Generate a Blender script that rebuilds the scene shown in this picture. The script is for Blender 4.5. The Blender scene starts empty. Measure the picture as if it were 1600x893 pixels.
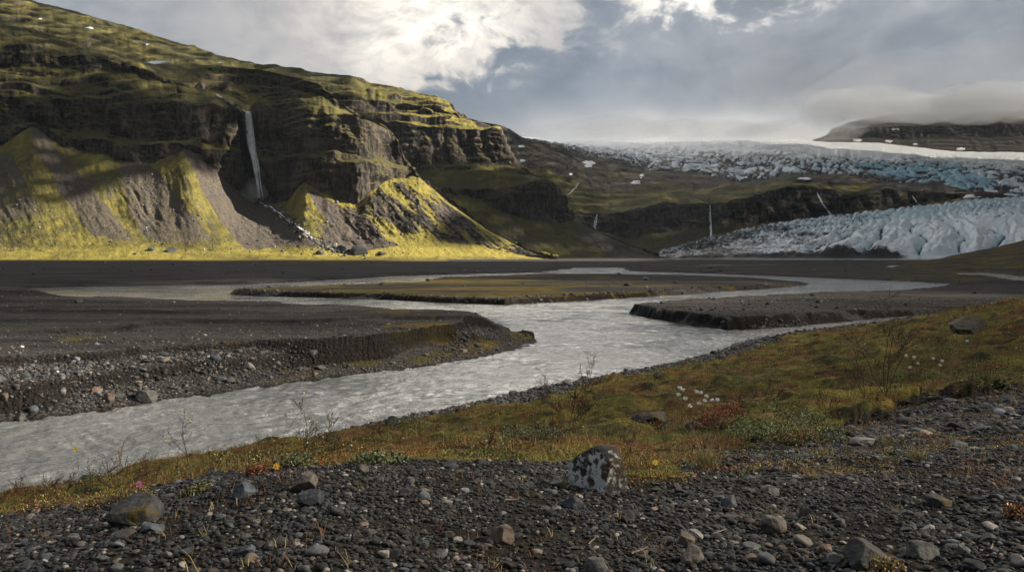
import bpy, math, random
import numpy as np
RNG = np.random.default_rng(11)
random.seed(5)
SC = bpy.context.scene
COL = SC.collection
F = 1244.0          # focal length in photo pixels (1600 wide)
CX, HZ, EYE = 800.0, 397.0, 8.0   # principal column, horizon row, eye height above the river
R = math.radians

# ------------------------------------------------------------------ noise
_perm = np.random.default_rng(3).permutation(256).astype(np.int32)
_perm = np.concatenate([_perm, _perm, _perm])
_g3 = np.random.default_rng(4).normal(size=(256, 3)); _g3 /= np.linalg.norm(_g3, axis=1)[:, None]
_gx, _gy, _gz = [np.ascontiguousarray(_g3[:, i], np.float32)[_perm[:512]] for i in range(3)]
def pn(x, y, z=0.0, seed=0):
    """gradient noise, three dimensions, about -1..1"""
    x, y, z = np.broadcast_arrays(np.asarray(x, np.float64) + seed * 17.3, np.asarray(y, np.float64) - seed * 9.1, np.asarray(z, np.float64) + seed * 5.7)
    xi = np.floor(x); yi = np.floor(y); zi = np.floor(z)
    xf = (x - xi).astype(np.float32); yf = (y - yi).astype(np.float32); zf = (z - zi).astype(np.float32)
    xi = xi.astype(np.int32) & 255; yi = yi.astype(np.int32) & 255; zi = zi.astype(np.int32) & 255
    u = xf * xf * xf * (xf * (xf * 6 - 15) + 10); v = yf * yf * yf * (yf * (yf * 6 - 15) + 10); w = zf * zf * zf * (zf * (zf * 6 - 15) + 10)
    A = _perm[xi]; B = _perm[xi + 1]
    def corner(h, dx, dy):
        h = h + zi; fx = xf - dx; fy = yf - dy
        a = _gx.take(h) * fx + _gy.take(h) * fy + _gz.take(h) * zf
        h = h + 1
        b = _gx.take(h) * fx + _gy.take(h) * fy + _gz.take(h) * (zf - 1)
        return a + (b - a) * w
    c00 = corner(_perm.take(A + yi), 0, 0); c10 = corner(_perm.take(B + yi), 1, 0); c01 = corner(_perm.take(A + yi + 1), 0, 1); c11 = corner(_perm.take(B + yi + 1), 1, 1)
    a = c00 + (c10 - c00) * u; b = c01 + (c11 - c01) * u
    return 1.5 * (a + (b - a) * v)
def fbm(x, y, z=0.0, o=5, seed=0, gain=.5, ridged=False):
    t = 0.0; a = 1.0; s = 0.0; f = 1.0
    for i in range(o):
        n = pn(x * f, y * f, np.asarray(z) * f, seed + i * 3)
        if ridged: n = 1 - 2 * np.abs(n)
        t = t + a * n; s += a; a *= gain; f *= 2.03
    return t / s
def sst(a, b, x):
    t = np.clip((x - a) / (b - a), 0, 1); return t * t * (3 - 2 * t)

# ------------------------------------------------------------------ meshes
def mesh(name, V, faces, smooth=True):
    """faces: array (n,k) or list of such arrays"""
    if not isinstance(faces, (list, tuple)): faces = [faces]
    V = np.asarray(V, np.float32).reshape(-1, 3)
    me = bpy.data.meshes.new(name)
    me.vertices.add(len(V)); me.vertices.foreach_set('co', V.ravel())
    fl = [np.asarray(f, np.int32) for f in faces if len(f)]
    nl = sum(f.size for f in fl); npoly = sum(len(f) for f in fl)
    me.loops.add(nl); me.polygons.add(npoly)
    me.loops.foreach_set('vertex_index', np.concatenate([f.ravel() for f in fl]))
    st = []; o = 0
    for f in fl:
        st.append(o + np.arange(len(f), dtype=np.int32) * f.shape[1]); o += f.size
    me.polygons.foreach_set('loop_start', np.concatenate(st))
    me.polygons.foreach_set('use_smooth', np.full(npoly, smooth))
    me.update(calc_edges=True)
    return me
def attr(me, name, rgba):
    a = np.zeros((len(me.vertices), 4), np.float32); rgba = np.asarray(rgba, np.float32)
    a[:, :rgba.shape[1]] = rgba; a[:, 3] = 1
    me.color_attributes.new(name, 'FLOAT_COLOR', 'POINT').data.foreach_set('color', a.ravel())
def obj(name, me, mat=None, parent=None, label=None, cat=None, group=None, kind=None, loc=None):
    o = bpy.data.objects.new(name, me); COL.objects.link(o)
    if mat is not None and me is not None and not me.materials: me.materials.append(mat)
    if parent is not None: o.parent = parent
    if loc is not None: o.location = loc
    if label: o['label'] = label
    if cat: o['category'] = cat
    if group: o['group'] = group
    if kind: o['kind'] = kind
    return o
def grid_faces(nr, nc):
    i = np.arange(nr * nc).reshape(nr, nc)
    return np.stack([i[:-1, :-1], i[:-1, 1:], i[1:, 1:], i[1:, :-1]], -1).reshape(-1, 4)
def unproj(px, py, D):
    px, py, D = np.broadcast_arrays(px, py, D)
    return np.stack([(px - CX) / F * D, D, EYE + (HZ - py) / F * D], -1)
def ico(sub):
    t = (1 + 5 ** .5) / 2
    v = [(-1,t,0),(1,t,0),(-1,-t,0),(1,-t,0),(0,-1,t),(0,1,t),(0,-1,-t),(0,1,-t),(t,0,-1),(t,0,1),(-t,0,-1),(-t,0,1)]
    f = [(0,11,5),(0,5,1),(0,1,7),(0,7,10),(0,10,11),(1,5,9),(5,11,4),(11,10,2),(10,7,6),(7,1,8),(3,9,4),(3,4,2),(3,2,6),(3,6,8),(3,8,9),(4,9,5),(2,4,11),(6,2,10),(8,6,7),(9,8,1)]
    v = [np.array(a) / np.linalg.norm(a) for a in v]
    for _ in range(sub):
        c = {}; nf = []
        def mid(a, b):
            k = (min(a, b), max(a, b))
            if k not in c:
                m = v[a] + v[b]; v.append(m / np.linalg.norm(m)); c[k] = len(v) - 1
            return c[k]
        for a, b, d in f:
            x, y, z = mid(a, b), mid(b, d), mid(d, a)
            nf += [(a, x, z), (b, y, x), (d, z, y), (x, y, z)]
        f = nf
    return np.array(v), np.array(f)
def rock_shape(sub, seed, cuts=9, rough=.08, lo=.55, hi=.9):
    """a unit stone: sphere planed by random facets, then roughened"""
    v, f = ico(sub); r = np.random.default_rng(seed); v = v.copy()
    for _ in range(cuts):
        n = r.normal(size=3); n /= np.linalg.norm(n); d = r.uniform(lo, hi)
        v -= np.maximum(v @ n - d, 0)[:, None] * n
    v *= (1 + rough * fbm(v[:, 0] * 2, v[:, 1] * 2, v[:, 2] * 2, 4, seed))[:, None]
    m = (v.max(0) + v.min(0)) / 2; v -= m; v /= np.abs(v).max(0)
    return v, f
def many(protos, which, scale, rot, pos):
    """copies of prototype meshes merged into one vertex/face array"""
    Vs, Fs, idx, o = [], [], [], 0
    for k, (pv, pf) in enumerate(protos):
        s = np.where(which == k)[0]
        if not len(s): continue
        v = pv[None] * scale[s][:, None, :]
        v = np.einsum('nij,nvj->nvi', rot[s], v) + pos[s][:, None, :]
        n = len(pv)
        Fs.append((pf[None] + (np.arange(len(s)) * n)[:, None, None] + o).reshape(-1, pf.shape[1]))
        Vs.append(v.reshape(-1, 3)); idx.append(np.repeat(s, n)); o += len(s) * n
    return np.concatenate(Vs), Fs, np.concatenate(idx)
def rotz(a, tilt=0, ta=0):
    a = np.asarray(a, float); c, s = np.cos(a), np.sin(a); z = np.zeros_like(a); o = z + 1
    Z = np.stack([np.stack([c, -s, z], -1), np.stack([s, c, z], -1), np.stack([z, z, o], -1)], -2)
    t = np.asarray(tilt) + z; ct, st = np.cos(t), np.sin(t)
    X = np.stack([np.stack([o, z, z], -1), np.stack([z, ct, -st], -1), np.stack([z, st, ct], -1)], -2)
    b = np.asarray(ta) + z; cb, sb = np.cos(b), np.sin(b)
    Z2 = np.stack([np.stack([cb, -sb, z], -1), np.stack([sb, cb, z], -1), np.stack([z, z, o], -1)], -2)
    return Z2 @ X @ Z

# ------------------------------------------------------------------ nodes
class NT:
    def __init__(s, tree): s.t = tree; tree.nodes.clear()
    def n(s, typ, ins=None, **kw):
        nd = s.t.nodes.new(typ)
        for k, v in kw.items(): setattr(nd, k, v)
        for k, v in (ins or {}).items():
            sk = nd.inputs[k]
            if isinstance(v, bpy.types.NodeSocket): s.t.links.new(v, sk)
            elif v is not None:
                if sk.type == 'RGBA' and len(v) == 3: v = (*v, 1)
                sk.default_value = v
        return nd
    def m(s, op, a, b=0.0, c=0.0, clamp=False):
        return s.n('ShaderNodeMath', {0: a, 1: b, 2: c}, operation=op, use_clamp=clamp).outputs[0]
    def mr(s, v, a, b, c=0.0, d=1.0, smooth=True):
        return s.n('ShaderNodeMapRange', {0: v, 1: a, 2: b, 3: c, 4: d}, interpolation_type='SMOOTHSTEP' if smooth else 'LINEAR').outputs[0]
    def mix(s, f, a, b, mode='MIX'):
        nd = s.n('ShaderNodeMix', data_type='RGBA', blend_type=mode)
        for i, v in ((0, f), (6, a), (7, b)):
            if isinstance(v, bpy.types.NodeSocket): s.t.links.new(v, nd.inputs[i])
            else: nd.inputs[i].default_value = (*v, 1) if i and len(v) == 3 else v
        return nd.outputs[2]
    def noise(s, vec, scale, detail=6, rough=.55, dist=0.0):
        return s.n('ShaderNodeTexNoise', {'Vector': vec, 'Scale': scale, 'Detail': detail, 'Roughness': rough, 'Distortion': dist}).outputs[0]
    def vscale(s, vec, sc):
        return s.n('ShaderNodeVectorMath', {0: vec, 1: sc}, operation='MULTIPLY').outputs[0]
    def attr(s, name):
        return s.n('ShaderNodeSeparateColor', {0: s.n('ShaderNodeAttribute', attribute_name=name).outputs[0]}).outputs
def material(name):
    m = bpy.data.materials.new(name); m.use_nodes = True; return m, NT(m.node_tree)
def finish(nt, col, rough=.9, spec=.2, bump=None, bd=1.0, bs=.5, extra=None):
    ins = {'Base Color': col, 'Roughness': rough, 'Specular IOR Level': spec}
    if extra: ins.update(extra)
    if bump is not None:
        ins['Normal'] = nt.n('ShaderNodeBump', {'Height': bump, 'Distance': bd, 'Strength': bs}).outputs[0]
    b = nt.n('ShaderNodeBsdfPrincipled', ins)
    nt.n('ShaderNodeOutputMaterial', {'Surface': b.outputs[0]})
    return b
# ------------------------------------------------------------------ materials of the land
def mat_mountain():
    m, t = material('mountain_ground')
    P = t.n('ShaderNodeNewGeometry').outputs['Position']
    a = t.attr('mask'); rockA, screeA, mossA = a[0], a[1], a[2]
    n1 = t.noise(P, .012, 6, .6); n2 = t.noise(P, .06, 8, .62); n3 = t.noise(P, .3, 6, .65)
    nv = t.noise(t.vscale(P, (.16, .16, .03)), 1.0, 7, .62)
    ns = t.noise(t.vscale(P, (.01, .01, .12)), 1.0, 6, .6)
    mb = t.m('ADD', t.m('MULTIPLY', n1, .9), t.m('MULTIPLY', n2, .75))
    mb = t.m('ADD', mb, t.m('SUBTRACT', mossA, .5))
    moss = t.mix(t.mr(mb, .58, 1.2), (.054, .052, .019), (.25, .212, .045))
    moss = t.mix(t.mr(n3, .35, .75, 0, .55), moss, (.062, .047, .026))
    scree = t.mix(t.mr(n3, .3, .75), (.036, .031, .029), (.108, .09, .08))
    scree = t.mix(t.mr(n2, .42, .75, 0, .5), scree, (.10, .09, .04))
    rk = t.m('ADD', t.m('MULTIPLY', nv, .45), t.m('ADD', t.m('MULTIPLY', ns, .15), t.m('MULTIPLY', t.noise(P, .022, 5, .6), .4)))
    rock = t.mix(t.mr(rk, .42, .62), (.011, .0105, .010), (.095, .08, .068))
    rock = t.mix(t.mr(n2, .56, .72, 0, .6), rock, (.06, .055, .022))
    fs = t.mr(t.m('ADD', screeA, t.m('MULTIPLY', t.m('SUBTRACT', n2, .5), 1.3)), .38, .62)
    fr = t.mr(t.m('ADD', rockA, t.m('MULTIPLY', t.m('SUBTRACT', n2, .5), .9)), .42, .58)
    c = t.mix(fr, t.mix(fs, moss, scree), rock)
    h = t.m('ADD', t.m('MULTIPLY', n2, 4.5), t.m('ADD', t.m('MULTIPLY', n3, 1.8), t.m('MULTIPLY', nv, t.m('MULTIPLY', fr, 4.0))))
    finish(t, c, .95, .12, h, 1.0, .8)
    return m
def mat_ice():
    m, t = material('glacier_ice')
    P = t.n('ShaderNodeNewGeometry').outputs['Position']
    a = t.attr('mask'); dirtShadeA, blueA, snowA = a[0], a[1], a[2]
    n2 = t.noise(P, .03, 8, .62); n3 = t.noise(P, .12, 7, .65)
    ice = t.mix(t.mr(t.m('ADD', blueA, t.m('MULTIPLY', t.m('SUBTRACT', n2, .5), .6)), .25, .85), (.72, .77, .79), (.31, .52, .61))
    ice = t.mix(snowA, ice, (.82, .84, .85))
    d = t.m('ADD', dirtShadeA, t.m('ADD', t.m('MULTIPLY', t.m('SUBTRACT', n3, .5), 1.0), t.m('MULTIPLY', t.m('SUBTRACT', n2, .5), .6)))
    c = t.mix(t.mr(d, .34, .74), ice, (.036, .035, .035))  # dark mix carries real dirt and painted crevasse shade
    finish(t, c, .55, .3, t.m('ADD', t.m('MULTIPLY', n2, 5.0), t.m('MULTIPLY', n3, 3.0)), 1.0, .7)
    return m
def mat_ground():
    m, t = material('black_sand_and_turf')
    P = t.n('ShaderNodeNewGeometry').outputs['Position']
    a = t.attr('mask'); grassA, stoneA, wetShadeA = a[0], a[1], a[2]
    b = t.attr('near'); vegA, gravA = b[0], b[1]
    n0 = t.noise(P, .05, 5, .55); n1 = t.noise(P, .4, 8, .62); n2 = t.noise(P, 2.2, 8, .65); n3 = t.noise(P, 14.0, 5, .6)
    streak = t.noise(t.vscale(P, (.03, .22, .3)), 1.0, 6, .55)
    v = t.n('ShaderNodeTexVoronoi', {'Vector': P, 'Scale': 5.0}); v2 = t.n('ShaderNodeTexVoronoi', {'Vector': P, 'Scale': 16.0})
    sand = t.mix(t.mr(t.m('ADD', t.m('MULTIPLY', streak, .65), t.m('MULTIPLY', n2, .35)), .36, .64), (.020, .0185, .0178), (.066, .060, .057))
    hsv = t.n('ShaderNodeSeparateColor', {0: v.outputs['Color']}).outputs[0]
    hs2 = t.n('ShaderNodeSeparateColor', {0: v2.outputs['Color']}).outputs[0]
    stones = t.mix(t.m('POWER', t.m('ADD', t.m('MULTIPLY', hsv, .5), t.m('MULTIPLY', hs2, .5)), 2.2), (.014, .013, .0125), (.17, .16, .15))
    c = t.mix(t.m('MULTIPLY', stoneA, .85), sand, stones)
    gr = t.mix(t.mr(n1, .35, .66), (.14, .098, .030), (.060, .055, .018))
    gr = t.mix(t.mr(n2, .5, .75, 0, .7), gr, (.050, .033, .018))
    fg = t.mr(t.m('ADD', grassA, t.m('MULTIPLY', t.m('SUBTRACT', n1, .5), 1.5)), .38, .60)
    c = t.mix(fg, c, gr)
    c = t.mix(wetShadeA, c, (.013, .011, .010))  # damp ground, and shade painted on the scarps
    # near turf: moss, dead leaves, heath
    pa = t.noise(P, .55, 6, .6); pb = t.noise(t.n('ShaderNodeVectorMath', {0: P, 1: (31, 7, 3)}, operation='ADD').outputs[0], .75, 6, .62); pc = t.noise(t.n('ShaderNodeVectorMath', {0: P, 1: (3, 57, 13)}, operation='ADD').outputs[0], 1.3, 6, .62)
    moss = t.mix(t.mr(n1, .40, .60), (.150, .124, .028), (.060, .070, .022))
    moss = t.mix(t.mr(pa, .48, .58, 0, .85), moss, (.115, .046, .024))
    moss = t.mix(t.mr(pb, .52, .62, 0, .8), moss, (.205, .150, .040))
    moss = t.mix(t.mr(pc, .49, .60, 0, .9), moss, (.024, .021, .012))
    moss = t.mix(t.mr(n3, .45, .72, 0, .65), moss, (.022, .018, .011))
    moss = t.mix(t.mr(n2, .55, .7, 0, .45), moss, (.19, .155, .05))
    fv = t.mr(t.m('ADD', vegA, t.m('MULTIPLY', t.m('SUBTRACT', n2, .5), 1.0)), .42, .58)
    c = t.mix(fv, c, moss)
    soil = t.mix(t.mr(n3, .3, .7), (.011, .010, .009), (.04, .036, .032))
    c = t.mix(gravA, c, t.mix(t.mr(t.m('ADD', n2, t.m('MULTIPLY', n1, .5)), .74, .98, 0, .6), soil, (.04, .034, .014)))
    h = t.m('ADD', t.m('MULTIPLY', n2, .18), t.m('ADD', t.m('MULTIPLY', n3, .05), t.m('MULTIPLY', t.m('MULTIPLY', v.outputs['Distance'], stoneA), -.25)))
    finish(t, c, .95, .05, h, 1.0, .8)
    return m
def mat_water():
    m, t = material('silty_river_water')
    P = t.n('ShaderNodeNewGeometry').outputs['Position']
    w = t.n('ShaderNodeTexNoise', {'Vector': P, 'Scale': .12, 'Detail': 3.0}).outputs[1]
    Q = t.n('ShaderNodeVectorMath', {0: P, 1: t.n('ShaderNodeVectorMath', {0: w, 3: 3.0}, operation='SCALE').outputs[0]}, operation='ADD').outputs[0]
    a = t.noise(t.vscale(Q, (1.0, 1.5, 1)), 1.1, 5, .6); b = t.noise(t.vscale(Q, (1.0, 1.3, 1)), 4.0, 4, .6); big = t.noise(Q, .09, 4, .6)
    h = t.m('ADD', t.m('MULTIPLY', a, .34), t.m('MULTIPLY', b, .085))
    h = t.m('MULTIPLY', h, t.mr(big, .35, .62, .4, 1.6))
    foam = t.mr(t.m('ADD', t.m('MULTIPLY', t.noise(Q, 1.7, 8, .7), .7), t.m('MULTIPLY', big, .5)), .70, .80, 0, .5)
    col = t.mix(t.mr(big, .35, .65), (.12, .125, .122), (.19, .19, .185))
    col = t.mix(foam, col, (.6, .62, .62))
    b = finish(t, col, .10, .5, h, 1.0, .5, {'IOR': 1.333})
    return m
def mat_snow():
    m, t = material('old_snow')
    P = t.n('ShaderNodeNewGeometry').outputs['Position']
    c = t.mix(t.mr(t.noise(P, .2, 6), .4, .7), (.80, .82, .84), (.62, .63, .64))
    finish(t, c, .7, .2); return m
M = {}
for k, fn in (('mount', mat_mountain), ('ice', mat_ice), ('ground', mat_ground), ('water', mat_water), ('snow', mat_snow)): M[k] = fn()
# ------------------------------------------------------------------ mountains: sheets lofted through contour lines
def line(pts, px):
    a = np.array(pts, float); y = np.interp(px, a[:, 0], a[:, 1])
    return y
def smooth(y, k):
    if k < 2: return y
    w = np.hanning(k + 2)[1:-1]; w /= w.sum(); p = np.pad(y, k, mode='edge')
    return np.convolve(p, w, 'same')[k:-k]
def inpoly(px, py, poly):
    poly = np.array(poly, float); ins = np.zeros(np.shape(px), bool); x0, y0 = poly[-1]
    for x1, y1 in poly:
        c = ((y0 > py) != (y1 > py))
        with np.errstate(divide='ignore', invalid='ignore'):
            ins ^= c & (px < (x1 - x0) * (py - y0) / (y1 - y0) + x0)
        x0, y0 = x1, y1
    return ins
def normals(P):
    du = np.gradient(P, axis=1); dv = np.gradient(P, axis=0)
    n = np.cross(du, dv); n /= np.linalg.norm(n, axis=-1, keepdims=True) + 1e-9
    return n * np.where(n[..., 1:2] > .3 , -1, 1) if False else n
SHEETS = {}
def loft(name, px, lines, crest, back, ksm=7, jit=1.0, seed=0):
    """lines: from the bottom up, (py_pts, D_pts, rows, band, power).  Returns base points P[row,col], band and t per row.
    Everything is held below the crest so that the spur ends turn away behind their own edge."""
    cy = smooth(line(crest[0], px), ksm); cD = smooth(line(crest[1], px), ksm * 3)
    cy = cy + jit * (1.6 * fbm(px / 38., 0, seed, 4, seed) + .9 * fbm(px / 7., 3, 0, 3, seed + 1))
    ys, Ds = [], []
    for i, (yp, Dp, *_ ) in enumerate(lines):
        D = smooth(line(Dp, px), ksm * 3)
        if yp is None: y = HZ + (EYE + 3.0) * F / D
        else:
            y = smooth(line(yp, px), ksm) + jit * (.12 if lines[i][3] == 1 else 1.0) * (8.0 * fbm(px / 60., i * 7.3, seed, 4, seed) + 3.0 * fbm(px / 11., i * 3.1, 1, 3, seed + 2))
        ys.append(y); Ds.append(D)
    n = len(lines)
    for i in range(n):
        lim = cy + (n - i) * .35
        Ds[i] = np.where(ys[i] < lim, np.minimum(Ds[i], cD - (n - i) * .8), Ds[i]); ys[i] = np.maximum(ys[i], lim)
    for i in range(1, n):
        ys[i] = np.minimum(ys[i], ys[i - 1] - .15); Ds[i] = np.maximum(Ds[i], Ds[i - 1] + .5)
    ys.append(np.minimum(cy, ys[-1] - .15)); Ds.append(np.maximum(cD, Ds[-1] + .5))
    W = [unproj(px, y, D) for y, D in zip(ys, Ds)]
    rows, band, tt = [], [], []
    for i in range(n):
        nr, bd, pw = lines[i][2:5]
        for k in range(nr):
            t = k / nr; z = t ** pw
            r = W[i] * (1 - t) + W[i + 1] * t
            r[:, 2] = W[i][:, 2] * (1 - z) + W[i + 1][:, 2] * z
            rows.append(r); band.append(bd); tt.append(t)
    rows.append(W[-1]); band.append(lines[-1][3]); tt.append(1.0)
    for k in range(1, 5):                                   # over the brow and down the far side
        r = W[-1].copy(); r[:, 1] += back * k / 4; r[:, 0] *= r[:, 1] / W[-1][:, 1]; r[:, 2] -= .03 * back * k + .02 * back * k * k
        rows.append(r); band.append(lines[-1][3]); tt.append(1.0)
    return np.array(rows), np.array(band), np.array(tt), len(rows) - 5
def fit(P):
    return CX + F * P[..., 0] / P[..., 1], HZ + F * (EYE - P[..., 2]) / P[..., 1]
def put_sheet(name, P, mask, mat, kind='structure', objname='mountain'):
    me = mesh(objname, P.reshape(-1, 3), grid_faces(*P.shape[:2]))
    attr(me, 'mask', mask.reshape(-1, 3))
    SHEETS[name] = P
    return obj(objname, me, mat, kind=kind)

def shape_rock(P, band, tt, crow, seed, cliff_amp=9.0, gully=6.0, terr=0.0, terr_T=26.0, lat_scale=1.0):
    """relief of cliffs (columns and beds), gullies of the scree slopes, rock ledges of the upper slopes"""
    nr, nc = P.shape[:2]
    N = normals(P); N = N * np.sign(-(N * P).sum(-1, keepdims=True) + 1e-9)      # towards the valley
    seg = np.linalg.norm(np.diff(P, axis=1)[:, :, :2], axis=-1)
    lat = (CX - 800 + F * P[..., 0] / P[..., 1]) / F * 1500. * lat_scale + np.zeros((nr, nc))
    lat = (F * P[..., 0] / P[..., 1]) * 1.15 * lat_scale + .35 * P[..., 1]
    Z = P[..., 2]; b = band[:, None]; t = tt[:, None] + 0 * Z
    cl = np.where(b == 2, np.sin(np.pi * np.clip(t, .0, 1)) ** .5, 0)
    wl0 = lat + 10 * fbm(lat / 40., Z / 45., 9, 3, seed + 11)
    col = fbm(wl0 / 9., Z / 60., 0, 4, seed, .6, True); butt = fbm(lat / 75., Z / 220., 3, 4, seed + 5, .55)
    cleft = np.maximum(1 - 3.2 * np.abs(pn(wl0 / 48., Z / 260., 1, seed + 12)), 0) ** 1.5
    zw = Z + 9 * fbm(lat / 120., Z / 60., 2, 3, seed + 13)
    bed = np.abs(((zw / 17.) % 1.0) * 2 - 1) * sst(-.15, .35, fbm(lat / 55., Z / 22., 6, 3, seed + 14))
    bl = fbm(wl0 / 15., Z / 15., 8, 4, seed + 15, .6)
    d = cl * cliff_amp * (.45 * col + 2.6 * butt - 1.5 * cleft + .55 * bed + .8 * bl)
    sl = np.where((b == 1), np.sin(np.pi * np.clip(t, 0, 1)) ** .9, 0)
    wl = lat + 14 * fbm(lat / 90., t * 2, 1, 2, seed + 2)
    g = fbm(wl / 60., t * 1.0, 0, 3, seed + 3, .45, True) * sst(-.3, .3, pn(lat / 120., t * 2, 7, seed + 17)); g2 = fbm(wl / 9., t * 6, 0, 4, seed + 4, .55)
    d = d - sl * gully * (.9 * np.maximum(g - .15, 0) * 1.6 - .45 * g2) 
    up = np.where((b == 3), 1.0, 0)
    ts = Z / terr_T + 1.2 * fbm(lat / 150., Z / 120., 0, 3, seed + 6)
    saw = np.abs(((ts % 1.0) * 2 - 1)) ** .6 * (.3 + sst(-.2, .3, fbm(lat / 110., Z / 30., 4, 3, seed + 16)))
    d = d + up * (terr * (saw - .5) + 7 * fbm(lat / 40., Z / 26., 2, 5, seed + 7)) 
    d = d + 1.3 * fbm(P[..., 0] / 10., P[..., 1] / 12., Z / 9., 4, seed + 8) + cl * (3.4 * fbm(lat / 5.5, Z / 9., 5, 3, seed + 20, .65, True) + 2.0 * fbm(lat / 14., Z / 3.6, 7, 3, seed + 21, .6)) 
    damp = np.ones(nr); damp[max(crow - 5, 0):crow + 1] = np.linspace(1, .25, crow + 1 - max(crow - 5, 0)); damp[crow + 1:] = .1; damp[0] = 0
    Pn = P + N * (d * damp[:, None])[..., None]
    return Pn, lat, t, wl, g2
def slope_mask(P):
    N = normals(P); return np.abs(N[..., 2])

def build_front():
    px = np.arange(-420, 872, 1.45)
    crest = ([(-420,10),(-200,30),(0,38),(47,45),(104,61),(141,75),(174,85),(226,97),(262,101),(300,102),(350,103),(407,108),(449,118),(498,131),(521,150),(559,179),(575,185),(600,196),(612,206),(625,225),(632,247),(645,262),(655,275),(700,312),(760,355),(820,388),(860,401)],
             [(-420,1760),(0,1720),(226,1700),(350,1690),(449,1640),(521,1540),(559,1450),(600,1475),(640,1500),(655,1500),(700,1480),(760,1420),(820,1350),(860,1300)])
    base = [(-420,1150),(0,1190),(300,1200),(480,1200),(560,1210),(640,1220),(760,1250),(872,1280)]
    apr = [(-420,396),(0,393),(150,390),(200,389),(300,393),(400,396),(480,399),(560,400),(640,400.5),(760,400),(872,402)]
    aprD = [(x, d + 38) for x, d in base]
    fD = [(-420,1510),(0,1490),(100,1480),(200,1460),(300,1445),(340,1490),(370,1545),(390,1565),(430,1558),(460,1500),(480,1450),(520,1420),(560,1408),(580,1425),(600,1460),(640,1495),(655,1492),(700,1475)]
    ft = [(-420,250),(-200,215),(0,228),(50,200),(85,222),(120,238),(200,250),(240,255),(290,235),(310,240),(340,268),(370,296),(400,314),(430,318),(452,310),(468,290),(476,285),(500,300),(530,312),(560,318),(580,300),(600,285),(620,278),(640,274)]
    lt = [(-420,225),(-200,205),(0,205),(50,196),(100,214),(200,224),(290,229),(340,233),(370,240),(400,248),(440,245),(480,246),(530,248),(560,250),(600,258),(640,268)]
    lb = [(-420,215),(-200,196),(0,197),(50,190),(100,205),(200,214),(290,220),(340,222),(390,236),(440,238),(500,238),(550,240),(600,250),(640,262)]
    ct = [(-420,165),(-200,150),(0,150),(50,152),(100,160),(150,162),(200,160),(250,157),(300,165),(340,165),(370,170),(388,174),(420,165),(450,168),(500,175),(540,181),(560,185),(580,191),(600,201),(620,222)]
    mf = [(-420,115),(-200,104),(0,100),(100,101),(150,104),(200,112),(230,120),(262,134),(300,141),(350,137),(400,131),(450,136),(500,151),(540,170),(560,181)]
    mt = [(-420,90),(-200,80),(0,80),(50,82),(100,88),(150,92),(200,100),(230,108),(260,128),(300,136),(350,131),(400,125),(450,130),(500,145),(540,165),(560,180)]
    add = lambda L, k: [(x, d + k) for x, d in L]
    L = [(None, base, 6, 0, 1.0), (apr, aprD, 120, 1, 1.06), (ft, fD, 30, 2, 1), (lt, add(fD, 13), 8, 3, 1), (lb, add(fD, 32), 62, 2, 1), (ct, add(fD, 52), 44, 3, .9), (mf, add(fD, 128), 20, 2, 1), (mt, add(fD, 138), 34, 3, .8)]
    P, band, tt, crow = loft('front', px, L, crest, 130, seed=1)
    # the little stream valley above the fall and the alcove recess
    X, Y = fit(P)
    P, lat, t, wl, g2 = shape_rock(P, band, tt, crow, 21, 8.5, 7.0, 6.0, 24.0)
    # rocky ribs running down the spur
    Xs, Ys = fit(P); rw = sst(515, 560, Xs) * (band[:, None] == 1) * sst(.12, .4, t) * sst(.99, .9, t)
    rib = fbm((lat + .55 * P[..., 2]) / 34., P[..., 2] / 120., 4, 4, 35, .55, True); blk = fbm(P[..., 0] / 9., P[..., 1] / 9., P[..., 2] / 7., 4, 36, .6)
    P[..., 1] -= rw * (11 * rib + 6 * sst(.15, .45, rib) * blk)
    b = band[:, None] + 0 * lat
    scree = np.zeros_like(lat)
    for poly, s in (([(45,196),(62,200),(150,300),(215,378),(150,376),(95,300),(60,240)], .62), ([(190,240),(225,246),(262,285),(330,372),(235,384),(205,330),(190,290)], .62), ([(285,232),(303,232),(395,300),(440,345),(478,380),(385,392),(345,345),(318,300)], 1.0),
                    ([(476,290),(508,345),(500,385),(560,396),(622,384),(545,330)], .9), ([(0,235),(20,240),(60,330),(0,350),(-60,300)], .55), ([(585,300),(660,345),(650,360),(575,330)], .5), ([(420,316),(455,338),(500,380),(560,399),(470,396),(440,345)], .75)):
        scree = np.maximum(scree, inpoly(X + 6 * fbm(lat / 12., t * 5, 0, 3, 41), Y + 4 * fbm(lat / 12., t * 5, 4, 3, 42), poly) * s)
    stre = .14 + .9 * fbm(wl / 26., t * 1.6, 0, 5, 31)
    scree = np.where(b == 1, np.maximum(scree, np.clip(stre, 0, .6)), 0)
    scree *= sst(393, 384, Y + 7 * fbm(P[..., 0] / 30., P[..., 1] / 40., 0, 4, 33)) * sst(.0, .16, t + .10 * fbm(P[..., 0] / 22., P[..., 1] / 30., 3, 4, 34))
    SHEETS['front_band'] = b
    nz = slope_mask(P)
    rock = np.where(b == 2, .75, 0.0) + np.where(b == 3, sst(.62, .40, nz) * .9, 0) + np.where(b == 1, sst(.45, .3, nz) * .35, 0)
    rock = np.where((b == 2), sst(.72, .5, nz) * .95, rock)
    rock = np.maximum(rock, rw * sst(.34, .56, rib + .4 * blk) * .8)
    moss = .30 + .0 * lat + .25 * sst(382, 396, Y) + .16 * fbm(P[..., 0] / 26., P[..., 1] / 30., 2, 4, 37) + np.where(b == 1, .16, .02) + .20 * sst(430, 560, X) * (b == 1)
    put_sheet('front', P, np.stack([rock, scree, moss], -1), M['mount'])
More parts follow.
